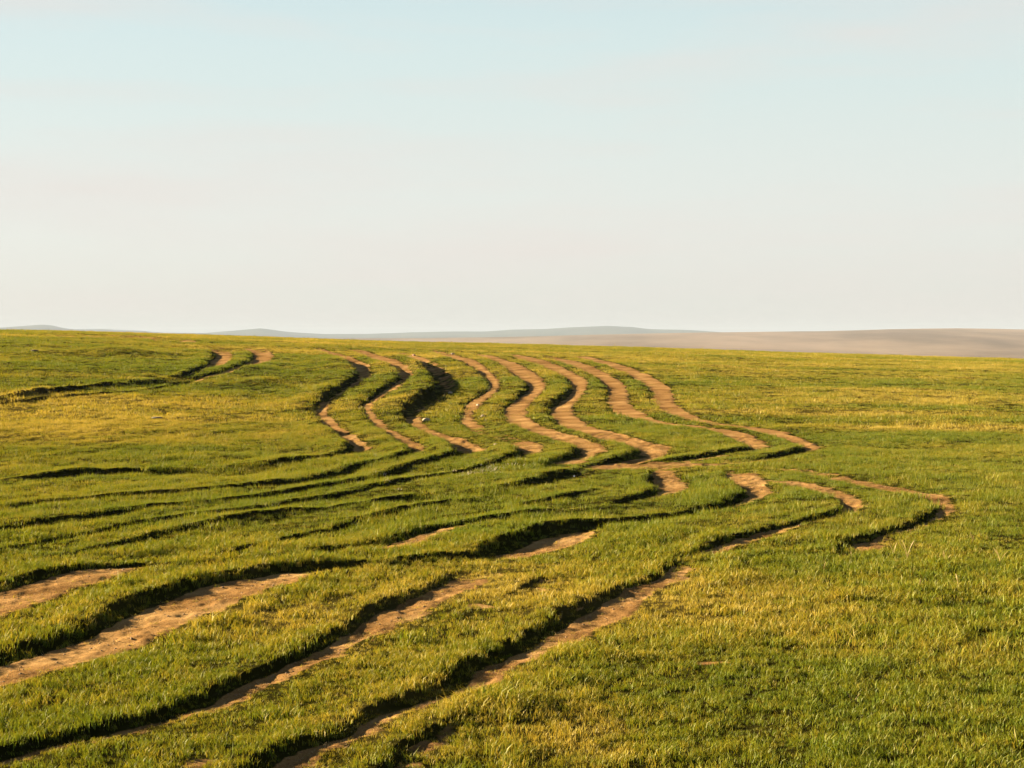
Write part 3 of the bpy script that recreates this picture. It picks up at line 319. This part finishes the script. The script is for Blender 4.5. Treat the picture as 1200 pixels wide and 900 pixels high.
def grass_material(name, lush, mid, dry, trans=0.28):
    m, nt, N, L = new_mat(name)
    out = N('ShaderNodeOutputMaterial')
    ti = N('ShaderNodeAttribute'); ti.attribute_type = 'INSTANCER'; ti.attribute_name = 'tint'
    h = N('ShaderNodeAttribute'); h.attribute_name = 'h'; bl = N('ShaderNodeAttribute'); bl.attribute_name = 'blade'
    a = N('ShaderNodeMath'); a.operation = 'MULTIPLY_ADD'; L(h.outputs['Fac'], a.inputs[0]); a.inputs[1].default_value = .22; L(ti.outputs['Fac'], a.inputs[2])
    c = N('ShaderNodeMath'); c.operation = 'MULTIPLY_ADD'; L(bl.outputs['Fac'], c.inputs[0]); c.inputs[1].default_value = .45; L(a.outputs[0], c.inputs[2])
    c2 = N('ShaderNodeMath'); c2.operation = 'SUBTRACT'; L(c.outputs[0], c2.inputs[0]); c2.inputs[1].default_value = .28
    r = ramp(N, [(0.05, lush), (0.40, mid), (0.75, dry), (1.0, tuple(min(1, v*q) for v, q in zip(dry, (1.5, 1.5, 2.2))))]); L(c2.outputs[0], r.inputs[0])
    d = N('ShaderNodeBsdfDiffuse'); t = N('ShaderNodeBsdfTranslucent'); g = N('ShaderNodeBsdfGlossy')
    L(r.outputs[0], d.inputs[0])
    yl = mix(N, L, 1.0, r.outputs[0], (1.25, 1.1, .5), 'MULTIPLY'); L(yl, t.inputs[0])
    mx = N('ShaderNodeMixShader'); mx.inputs[0].default_value = trans; L(d.outputs[0], mx.inputs[1]); L(t.outputs[0], mx.inputs[2])
    g.inputs['Roughness'].default_value = .45; g.inputs[0].default_value = (1, .95, .85, 1)
    m2 = N('ShaderNodeMixShader'); m2.inputs[0].default_value = .006; L(mx.outputs[0], m2.inputs[1]); L(g.outputs[0], m2.inputs[2])
    L(m2.outputs[0], out.inputs[0])
    return m

def far_material(name, lo, hi, sc):
    m, nt, N, L = new_mat(name)
    out = N('ShaderNodeOutputMaterial'); b = N('ShaderNodeBsdfDiffuse'); L(b.outputs[0], out.inputs[0])
    tc = N('ShaderNodeTexCoord').outputs['Object']
    mp = N('ShaderNodeMapping'); mp.inputs['Scale'].default_value = (1, .35, 1); L(tc, mp.inputs[0])
    n = noise(N, L, mp.outputs[0], sc, 6, .6)
    r = ramp(N, [(0.35, lo), (0.62, hi)]); L(n, r.inputs[0]); L(r.outputs[0], b.inputs[0])
    return m

def flat_mat(name, c1, c2, sc=30, rough=.9):
    m, nt, N, L = new_mat(name)
    out = N('ShaderNodeOutputMaterial'); b = N('ShaderNodeBsdfPrincipled'); L(b.outputs[0], out.inputs[0])
    b.inputs['Roughness'].default_value = rough
    n = noise(N, L, N('ShaderNodeTexCoord').outputs['Object'], sc, 5)
    r = ramp(N, [(0.3, c1), (0.7, c2)]); L(n, r.inputs[0]); L(r.outputs[0], b.inputs['Base Color'])
    return m

MG = ground_material()

def link_mesh(name, verts, faces, mat, normals=None, attrs=None, smooth=True):
    me = bpy.data.meshes.new(name)
    nv, nf = len(verts), len(faces); k = faces.shape[1]
    me.vertices.add(nv); me.vertices.foreach_set('co', np.ascontiguousarray(verts, np.float32).ravel())
    me.loops.add(nf*k); me.loops.foreach_set('vertex_index', np.ascontiguousarray(faces, np.int32).ravel())
    me.polygons.add(nf); me.polygons.foreach_set('loop_start', np.arange(0, nf*k, k, dtype=np.int32))
    me.update(calc_edges=True)
    me.polygons.foreach_set('use_smooth', np.full(nf, smooth))
    for an, av in (attrs or {}).items():
        at = me.attributes.new(an, 'FLOAT', 'POINT'); at.data.foreach_set('value', np.ascontiguousarray(av, np.float32))
    if normals is not None: me.normals_split_custom_set_from_vertices(np.ascontiguousarray(normals, np.float32))
    me.materials.append(mat)
    o = bpy.data.objects.new(name, me); COL.objects.link(o)
    return o

# ---------------------------------------------------------------- ground sheet (polar grid, finer where it is near)
def azimuths(fine):
    a = np.concatenate([np.arange(-180, -32, 4.0), np.arange(-32, -20, .2), np.arange(-20, 20, fine), np.arange(20, 32, .2), np.arange(32, 180, 4.0)])
    return np.radians(a)
az = azimuths(0.048)
rr = np.concatenate([[0.02], np.geomspace(.8, 8.6, 24)[:-1], np.geomspace(8.6, 125, 860), np.geomspace(125, 420, 30)[1:]])
RG, AG = np.meshgrid(rr, az, indexing='ij')
GX = (RG*np.sin(AG)); GY = (RG*np.cos(AG))
nr, na = RG.shape
gz, gdirt, grid_id, gbank, gfr = surface(GX.ravel(), GY.ravel())
gdry = dryness(GX.ravel(), GY.ravel())
P = np.stack([GX.ravel(), GY.ravel(), gz], 1)
G3 = P.reshape(nr, na, 3)
du = np.roll(G3, -1, 1)-np.roll(G3, 1, 1); dv = np.gradient(G3, axis=0)
NR = np.cross(du.reshape(-1, 3), dv.reshape(-1, 3)); NR /= np.linalg.norm(NR, axis=1)[:, None]+1e-12
NR[:na] = (0, 0, 1)
idx = np.arange(nr*na).reshape(nr, na); nxt = np.roll(idx, -1, 1)
F = np.stack([idx[:-1], nxt[:-1], nxt[1:], idx[1:]], -1).reshape(-1, 4)
if NR[:, 2].mean() < 0: NR = -NR
F = F[:, ::-1] if np.cross(P[F[5000, 1]]-P[F[5000, 0]], P[F[5000, 2]]-P[F[5000, 0]])[2] < 0 else F
fd = gdirt[F].mean(1); fid = np.where((fd > 0.40) & (gfr[F].mean(1) < 9), grid_id[F].max(1), -1)
def submesh(name, mask):
    f = F[mask]; u, inv = np.unique(f, return_inverse=True)
    o = link_mesh(name, P[u], inv.reshape(f.shape), MG, NR[u], dict(dirt=gdirt[u], dry=gdry[u]))
    o['kind'] = 'structure'
    return o
o = submesh('meadow', fid < 0); o['label'] = 'green rolling meadow cut by winding wheel ruts'
for k in range(len(RIB)):
    mk = fid == k
    if mk.sum() > 30:
        o = submesh('dirt_track', mk); o['label'] = 'bare brown earth of a wheel rut worn through the grass'
print('grid', nr*na, 'faces', len(F))

# ---------------------------------------------------------------- far steppe and hills
def pxaz(x): return np.degrees(np.arctan((x-600)/1900.0))
BX = np.array([-800, 0, 500, 560, 640, 700, 760, 830, 900, 960, 1000, 1040, 1080, 1120, 1150, 1200, 1260, 1500, 2200.])
BY = np.array([397, 397, 396, 395, 393.5, 392, 390.8, 389.4, 388.6, 388.2, 387.5, 386.3, 385.6, 385.3, 385.6, 386.6, 388, 391, 393.])
HX = np.array([-1200, -500, -200, -60, 0, 22, 35, 50, 62, 72, 85, 100, 120, 140, 165, 190, 240, 262, 285, 305, 318, 340, 380, 430, 480, 520, 570, 600, 640, 680, 712, 738, 760, 800, 825, 850, 900, 1000, 1400, 2200.])
HY = np.array([389, 387, 386, 384, 384.2, 382.6, 381.8, 380.6, 381.8, 384, 386, 386, 385.6, 386.8, 387.8, 390, 390.5, 388.6, 387.2, 385.4, 387, 389.4, 391.4, 391.2, 389.6, 388.6, 388.2, 386.2, 385.4, 383.4, 382.2, 383.2, 386.0, 386.8, 388, 390, 391, 391.5, 388, 390.])
def far_z(x, y):
    r = np.hypot(x, y); a = np.degrees(np.arctan2(x, y))
    s1 = (392-np.interp(a, pxaz(BX), BY))/1900; s2 = (392-np.interp(a, pxaz(HX), HY))/1900
    ze = near_z(np.full_like(r, 420.0), np.interp(a, CREST_AZ, _H))
    st = [(420, ze), (1000, -36+0*a), (1900, -40+0*a), (4200, s1*4200), (5600, -26+0*a), (7600, -22+0*a), (10200, s2*10200), (13500, -60+0*a), (16500, -60+0*a)]
    z = st[0][1].copy()
    for (ra, za), (rb, zb) in zip(st[:-1], st[1:]):
        t = sstep(ra, rb, r); m = r > ra; z[m] = (za+(zb-za)*t)[m]
    big = sstep(500, 2500, r)*(1-sstep(11000, 13000, r))
    amp = np.interp(r, [0, 2500, 3700, 4200, 5200, 8000, 9600, 10200, 11000], [0, 4, 3, .5, 4, 8, 9, 1.2, 6])
    z = z + amp*big*(vnoise(x/500, y/700, 61)+.5*vnoise(x/190, y/260, 62)+.25*vnoise(x/70, y/90, 63))
    return z
a2 = np.radians(np.concatenate([np.arange(-180, -26, 3.0), np.arange(-26, 26, .09), np.arange(26, 180, 3.0)]))
def far_ring(name, r0, r1, n, mat, label):
    r = np.geomspace(r0, r1, n); R2, A2 = np.meshgrid(r, a2, indexing='ij')
    x = (R2*np.sin(A2)).ravel(); y = (R2*np.cos(A2)).ravel()
    v = np.stack([x, y, far_z(x, y)], 1); i = np.arange(v.shape[0]).reshape(R2.shape); j = np.roll(i, -1, 1)
    f = np.stack([idx2 for idx2 in (i[:-1], i[1:], j[1:], j[:-1])], -1).reshape(-1, 4)
    if np.cross(v[f[200, 1]]-v[f[200, 0]], v[f[200, 2]]-v[f[200, 0]])[2] < 0: f = f[:, ::-1]
    o = link_mesh(name, v, f, mat); o['kind'] = 'structure'; o['label'] = label
    return o
far_ring('steppe_plain', 420, 5600, 130, far_material('dry_steppe', (0.07473, 0.05686, 0.04061), (0.1446, 0.1121, 0.0861), .003), 'pale beige steppe rising gently beyond the green meadow')
far_ring('hills', 5600, 16500, 120, far_material('far_hill_grass', (0.0217, 0.02787, 0.01929), (0.04341, 0.04876, 0.03216), .003), 'low blue grey hills along the horizon')

# ---------------------------------------------------------------- grass
def tuft(name, n, rad, hgt, wid, segs, mat, seed, lean=.35, stalks=0):
    rg = random.Random(seed); V = []; Fc = []; H = []; B = []
    for i in range(n):
        a = rg.uniform(0, 2*math.pi); q = rad*math.sqrt(rg.random()); bx, by = q*math.cos(a), q*math.sin(a)
        th = rg.uniform(0, 2*math.pi); hh = hgt*rg.uniform(.5, 1.15)*(1.55 if rg.random() < .035 else 1); w = wid*rg.uniform(.7, 1.2)
        la = rg.uniform(0, 2*math.pi); ln = hh*lean*rg.uniform(.3, 1.6)
        px, py = math.cos(th)*w/2, math.sin(th)*w/2; b0 = len(V); bv = rg.random()
        for s in range(segs):
            t = s/segs; k = 1-.45*t; ox = bx+math.cos(la)*ln*t*t; oy = by+math.sin(la)*ln*t*t; z = hh*t-.02*(s == 0)
            V += [(ox-px*k, oy-py*k, z), (ox+px*k, oy+py*k, z)]; H += [t, t]; B += [bv, bv]
        V.append((bx+math.cos(la)*ln, by+math.sin(la)*ln, hh*(1-.15*lean))); H.append(1); B.append(bv)
        for s in range(segs-1):
            c = b0+2*s; Fc.append((c, c+1, c+3, c+2))
        c = b0+2*(segs-1); Fc.append((c, c+1, c+2))
    me = bpy.data.meshes.new(name); me.from_pydata(V, [], Fc)
    for an, av in (('h', H), ('blade', B)):
        at = me.attributes.new(an, 'FLOAT', 'POINT'); at.data.foreach_set('value', av)
    for p in me.polygons: p.use_smooth = True
    me.materials.append(mat)
    return bpy.data.objects.new(name, me)

MGR = grass_material('grass_blades', (0.056, 0.084, 0.0085), (0.097, 0.106, 0.0085), (0.166, 0.136, 0.023))
def proto_collection(name, objs):
    c = bpy.data.collections.new(name)
    for o in objs: c.objects.link(o)
    return c
def scatter(name, pts, rot, scl, tint, kind, coll, label):
    me = bpy.data.meshes.new(name); n = len(pts)
    me.vertices.add(n); me.vertices.foreach_set('co', np.ascontiguousarray(pts, np.float32).ravel())
    for an, ty, av, fld in (('rot', 'FLOAT_VECTOR', rot, 'vector'), ('scl', 'FLOAT', scl, 'value'), ('tint', 'FLOAT', tint, 'value'), ('pick', 'INT', kind, 'value')):
        at = me.attributes.new(an, ty, 'POINT')
        at.data.foreach_set(fld, np.ascontiguousarray(av, np.int32 if ty == 'INT' else np.float32).ravel())
    o = bpy.data.objects.new(name, me); COL.objects.link(o)
    ng = bpy.data.node_groups.new(name+'_scatter', 'GeometryNodeTree')
    ng.interface.new_socket('Geometry', in_out='INPUT', socket_type='NodeSocketGeometry')
    ng.interface.new_socket('Geometry', in_out='OUTPUT', socket_type='NodeSocketGeometry')
    N = ng.nodes.new; L = ng.links.new
    gi = N('NodeGroupInput'); go = N('NodeGroupOutput')
    ci = N('GeometryNodeCollectionInfo'); ci.inputs['Collection'].default_value = coll
    ci.inputs['Separate Children'].default_value = True; ci.inputs['Reset Children'].default_value = True
    ip = N('GeometryNodeInstanceOnPoints'); ip.inputs['Pick Instance'].default_value = True
    def attr(nm, dt):
        a = N('GeometryNodeInputNamedAttribute'); a.data_type = dt; a.inputs['Name'].default_value = nm; return a.outputs['Attribute']
    L(gi.outputs[0], ip.inputs['Points']); L(ci.outputs[0], ip.inputs['Instance'])
    L(attr('pick', 'INT'), ip.inputs['Instance Index'])
    er = N('FunctionNodeEulerToRotation'); L(attr('rot', 'FLOAT_VECTOR'), er.inputs[0]); L(er.outputs[0], ip.inputs['Rotation'])
    L(attr('scl', 'FLOAT'), ip.inputs['Scale'])
    L(ip.outputs[0], go.inputs[0])
    md = o.modifiers.new('scatter', 'NODES'); md.node_group = ng
    o['kind'] = 'stuff'; o['label'] = label
    return o

def sector_points(r0, r1, dens, half=21.0):
    area = math.radians(2*half)*(r1*r1-r0*r0)/2; n = int(area*dens)
    r = np.sqrt(RNG.uniform(r0*r0, r1*r1, n)); a = np.radians(RNG.uniform(-half, half, n))
    return r*np.sin(a), r*np.cos(a)
protos = []
for i in range(4): protos.append(tuft('a_tuft_near%d' % i, 15, .075, .072, .0068, 2, MGR, 10+i, .55))
for i in range(3): protos.append(tuft('b_tuft_mid%d' % i, 20, .13, .085, .0085, 1, MGR, 20+i, .5))
for i in range(3): protos.append(tuft('c_tuft_far%d' % i, 30, .30, .10, .016, 1, MGR, 30+i, .5))
gc = proto_collection('grass_tufts', protos)
BANDS = [(7.0, 15, 330, 0, 4, 1.0, 36), (15, 24, 190, 0, 4, 1.25, 30), (24, 48, 125, 4, 3, 0.95, 26), (48, 118, 26, 7, 3, 0.9, 24)]
PX = []; PY = []; KD = []; SC = []
for r0, r1, dn, k0, kn, sc, half in BANDS:
    x, y = sector_points(r0, r1, dn, half); PX.append(x); PY.append(y)
    KD.append(k0+RNG.integers(0, kn, len(x))); SC.append(np.full(len(x), sc))
px = np.concatenate(PX); py = np.concatenate(PY); kd = np.concatenate(KD); sc = np.concatenate(SC)
tz, tdirt, _, tbank, tfr = surface(px, py)
tdry = dryness(px, py)
trr = np.hypot(px, py)
keep = RNG.random(len(px)) > sstep(.15, .85, tdirt)*0.965
keep &= RNG.random(len(px)) > tfr*.7*sstep(60, 90, trr)
# worn, thin turf where the field is trampled
thin = sstep(.55, .9, tdry)*(trr < 30)*.35
keep &= RNG.random(len(px)) > thin
keep &= RNG.random(len(px)) > tbank*.55
px, py, tz, kd, sc, tdry, tdirt, tbank, trr, tfr = [a[keep] for a in (px, py, tz, kd, sc, tdry, tdirt, tbank, trr, tfr)]
n = len(px)
hv = 1 + .26*vnoise(px/1.7, py/1.7, 71) + .20*vnoise(px/.5, py/.5, 72) + .34*vnoise(px/.19, py/.19, 73)*(trr < 30)
hv += .75*sstep(.62, .85, vnoise(px/.45, py/.45, 74))
hv *= 0.76*(1-.6*tfr)*(1-.35*tbank)
hv *= 1 - .62*sstep(.05, .5, tdirt) - .30*sstep(.5, .9, tdry)*(trr < 30)
scl = sc*np.clip(hv, .35, 1.6)*RNG.uniform(.75, 1.2, n)
rot = np.stack([RNG.normal(0, .12, n), RNG.normal(0, .12, n), RNG.uniform(0, 6.283, n)], 1)
tint = np.clip(tdry + RNG.normal(0, .12, n) + .35*sstep(.1, .5, tdirt) + .25*tfr, 0, 1)
print('tufts', n)
scatter('grass', np.stack([px, py, tz-.004], 1), rot, scl, tint, kd, gc, 'short green grass covering the meadow between the ruts')
# ---------------------------------------------------------------- small things
def put_z(x, y):
    return surface(np.atleast_1d(np.array(x, float)), np.atleast_1d(np.array(y, float)))[0]
def tag(o, label, cat, group=None):
    o['label'] = label; o['category'] = cat
    if group: o['group'] = group
MST = flat_mat('pale_limestone', (0.1607, 0.1286, 0.09113), (0.2251, 0.1875, 0.1393), 25)
MRD = flat_mat('reddish_stone', (0.08577, 0.03751, 0.02144), (0.15, 0.07503, 0.04287), 25)
MDK = flat_mat('dark_dung', (0.004287, 0.003216, 0.002144), (0.01072, 0.007503, 0.004287), 25)
STONE_TEXT = [('stone', 'largest pale stone, low on the grass rib right of the widest dark rut', MST), ('stone', 'pale stone on the bare right edge of the widest dark rut', MST),
  ('stone', 'small pale stone in the grass right of the thin fourth winding rut', MST), ('stone', 'pale stone near the crest above the winding ruts', MST),
  ('stone', 'small pale stone in the bare bend of the fourth winding rut', MST), ('stone', 'tiny pale stone in the grass below the foot of the fourth winding rut', MST),
  ('stone', 'reddish stone at the top of the widest dark rut near the crest', MRD), ('dung_pat', 'small dark brown dung pat alone on the straw yellow field at left', MDK),
  ('dung_pat', 'dark dung pat on the far left slope above the two ruts', MDK)]
def pebble(name, r, mat, seed, flat=.6):
    rg = random.Random(seed); bm = bmesh.new(); bmesh.ops.create_icosphere(bm, subdivisions=2, radius=r)
    cuts = [(Vector((rg.gauss(0, 1), rg.gauss(0, 1), rg.gauss(0, 1))).normalized(), r*rg.uniform(.62, .85)) for _ in range(7)]
    for v in bm.verts:
        for nn, dd in cuts:
            e = v.co.dot(nn)-dd
            if e > 0: v.co -= nn*e
        v.co.z *= flat; v.co.x *= 1.25
    me = bpy.data.meshes.new(name); bm.to_mesh(me); bm.free(); me.materials.append(mat)
    o = bpy.data.objects.new(name, me); COL.objects.link(o); return o
for i, ((x, y, s), (nm, lb, mt)) in enumerate(zip(STONES, STONE_TEXT)):
    o = pebble(nm, s, mt, 90+i, .62 if nm == 'stone' else .35)
    o.location = (x, y, float(put_z(x, y)[0])+s*.35); o.rotation_euler = (0, 0, i*1.3)
    tag(o, lb, 'stone' if nm == 'stone' else 'dung')

# crumbs of earth and small pebbles lying in the bare ruts
MCL = flat_mat('earth_crumb', (0.06092, 0.03087, 0.01137), (0.1381, 0.0796, 0.03087), 1.5)
def crumb(name, seed):
    o = pebble(name, 1.0, MCL, seed, .65); COL.objects.unlink(o); return o
cc = proto_collection('earth_crumbs', [crumb('crumb%d' % i, 700+i) for i in range(3)])
qx, qy = sector_points(9, 34, 60, 20)
_, qd, qi, _, _ = surface(qx, qy); mk = (qd > .5) & (RNG.random(len(qx)) < .75); qx = qx[mk]; qy = qy[mk]; k = len(qx)
scatter('earth_crumbs', np.stack([qx, qy, put_z(qx, qy)], 1), RNG.uniform(0, 6, (k, 3))*np.array([.1, .1, 1]), np.clip(RNG.lognormal(-5.0, .45, k), .003, .019), np.full(k, .5), RNG.integers(0, 3, k), cc, 'loose crumbs of earth lying in the bare ruts')
# straw and dead blades lying flat on the bare soil
MSTW = grass_material('dead_straw', (0.13, 0.09747, 0.04061), (0.1787, 0.134, 0.05686), (0.2112, 0.1625, 0.0731), .2)
sc_ = proto_collection('dead_straw', [tuft('straw%d' % i, 6, .07, .022, .006, 1, MSTW, 800+i, 2.6) for i in range(3)])
qx, qy = sector_points(9, 42, 150, 20)
_, qd, qi, _, _ = surface(qx, qy); mk = (qd > .25); qx = qx[mk]; qy = qy[mk]; k = len(qx)
scatter('dead_straw', np.stack([qx, qy, put_z(qx, qy)], 1), np.stack([0*qx, 0*qx, RNG.uniform(0, 6, k)], 1), RNG.uniform(.5, 1.3, k), RNG.uniform(.2, .8, k), RNG.integers(0, 3, k), sc_, 'dead straw lying on the bare soil')

# tall dry seed stalks standing over the green turf at right
MDRY = grass_material('dry_stalk', (0.1607, 0.1286, 0.05359), (0.2144, 0.1715, 0.08038), (0.268, 0.2251, 0.1179), .3)
STALK_TEXT = ['tallest pale dry stalk, standing in the grass below the outermost bend', 'pale dry stalk just right of the tallest one', 'slim dry stalk just left of the tallest one',
  'pale dry stalk left of the slim one, below the bare patch of the outermost rut', 'short dry stalk leftmost of those near the outermost rut', 'dry stalk standing farthest back, right of the outermost bend',
  'dry stalk farthest right, close to the picture edge', 'dry stalk in front of and right of the tallest one', 'short dry stalk directly in front of the tallest one', 'very short dry stalk alone on the trampled brown turf', 'short dry stalk alone in the lush green foreground']
def stalk(hgt, seed):
    rg = random.Random(seed); V = []; Fc = []; H = []; B = []
    for i in range(rg.randint(2, 4)):
        la = rg.uniform(0, 6.28); ln = hgt*rg.uniform(.1, .45); hh = hgt*rg.uniform(.65, 1); w = .0075
        b0 = len(V); th = rg.uniform(-.5, .5); n = 5
        for s in range(n+1):
            t = s/n; k = w*(1-.5*t)*(1 + (1.6 if .72 < t < .95 else 0)); ox = math.cos(la)*ln*t*t; oy = math.sin(la)*ln*t*t
            for a in range(3):
                an = th+a*2.094; V.append((ox+math.cos(an)*k/2, oy+math.sin(an)*k/2, hh*t-.01)); H.append(t); B.append(.8)
        for s in range(n):
            for a in range(3):
                p = b0+3*s+a; q = b0+3*s+(a+1) % 3; Fc.append((p, q, q+3, p+3))
    me = bpy.data.meshes.new('dry_grass_stalk'); me.from_pydata(V, [], Fc)
    for an, av in (('h', H), ('blade', B)):
        at = me.attributes.new(an, 'FLOAT', 'POINT'); at.data.foreach_set('value', av)
    me.materials.append(MDRY); o = bpy.data.objects.new('dry_grass_stalk', me); COL.objects.link(o); return o
for i, (x, y, s) in enumerate(STALKS):
    o = stalk(s, 300+i); o.location = (x, y, float(put_z(x, y)[0]))
    tag(o, STALK_TEXT[i], 'grass stalk', 'dry stalks over the grass at right')

# pale whitish flecks between the overgrown ruts
MPF = grass_material('pale_flower', (0.1875, 0.1822, 0.1607), (0.2412, 0.2304, 0.2036), (0.268, 0.2572, 0.2412), .2)
pc = proto_collection('pale_tufts', [tuft('pale_tuft%d' % i, 7, .16, .075, .022, 1, MPF, 500+i, .9) for i in range(2)])
ax = []; ay = []
for (x, y), m_ in zip(PALE, [7, 9, 14, 14, 7, 4, 4, 3, 3, 2, 2]):
    ax += list(RNG.normal(x, .26, m_)); ay += list(RNG.normal(y, .35, m_))
ax = np.array(ax); ay = np.array(ay); az_ = put_z(ax, ay); k = len(ax)
scatter('pale_flowers', np.stack([ax, ay, az_], 1), np.stack([0*ax, 0*ax, RNG.uniform(0, 6, k)], 1), RNG.uniform(.4, .9, k), np.full(k, .5), RNG.integers(0, 2, k), pc, 'whitish flecks of small pale flowers between overgrown ruts')
# ---------------------------------------------------------------- haze over the steppe
def haze_box():
    x0, z0, z1 = 17500.0, -72.0, 72.0
    v = np.array([(-x0, -x0, z0), (x0, -x0, z0), (x0, x0, z0), (-x0, x0, z0), (-x0, -x0, z1), (x0, -x0, z1), (x0, x0, z1), (-x0, x0, z1)])
    f = np.array([(0, 3, 2, 1), (4, 5, 6, 7), (0, 1, 5, 4), (1, 2, 6, 5), (2, 3, 7, 6), (3, 0, 4, 7)])
    m, nt, N, L = new_mat('pale_air'); out = N('ShaderNodeOutputMaterial'); p = N('ShaderNodeVolumePrincipled')
    p.inputs['Color'].default_value = (0.185, 0.235, 0.335, 1); p.inputs['Density'].default_value = HAZE; p.inputs['Anisotropy'].default_value = 0.0
    L(p.outputs[0], out.inputs['Volume'])
    o = link_mesh('haze', v, f, m, smooth=False); o['kind'] = 'stuff'; o['label'] = 'pale haze fading the far steppe and hills'
HAZE = 1.0e-4
haze_box()
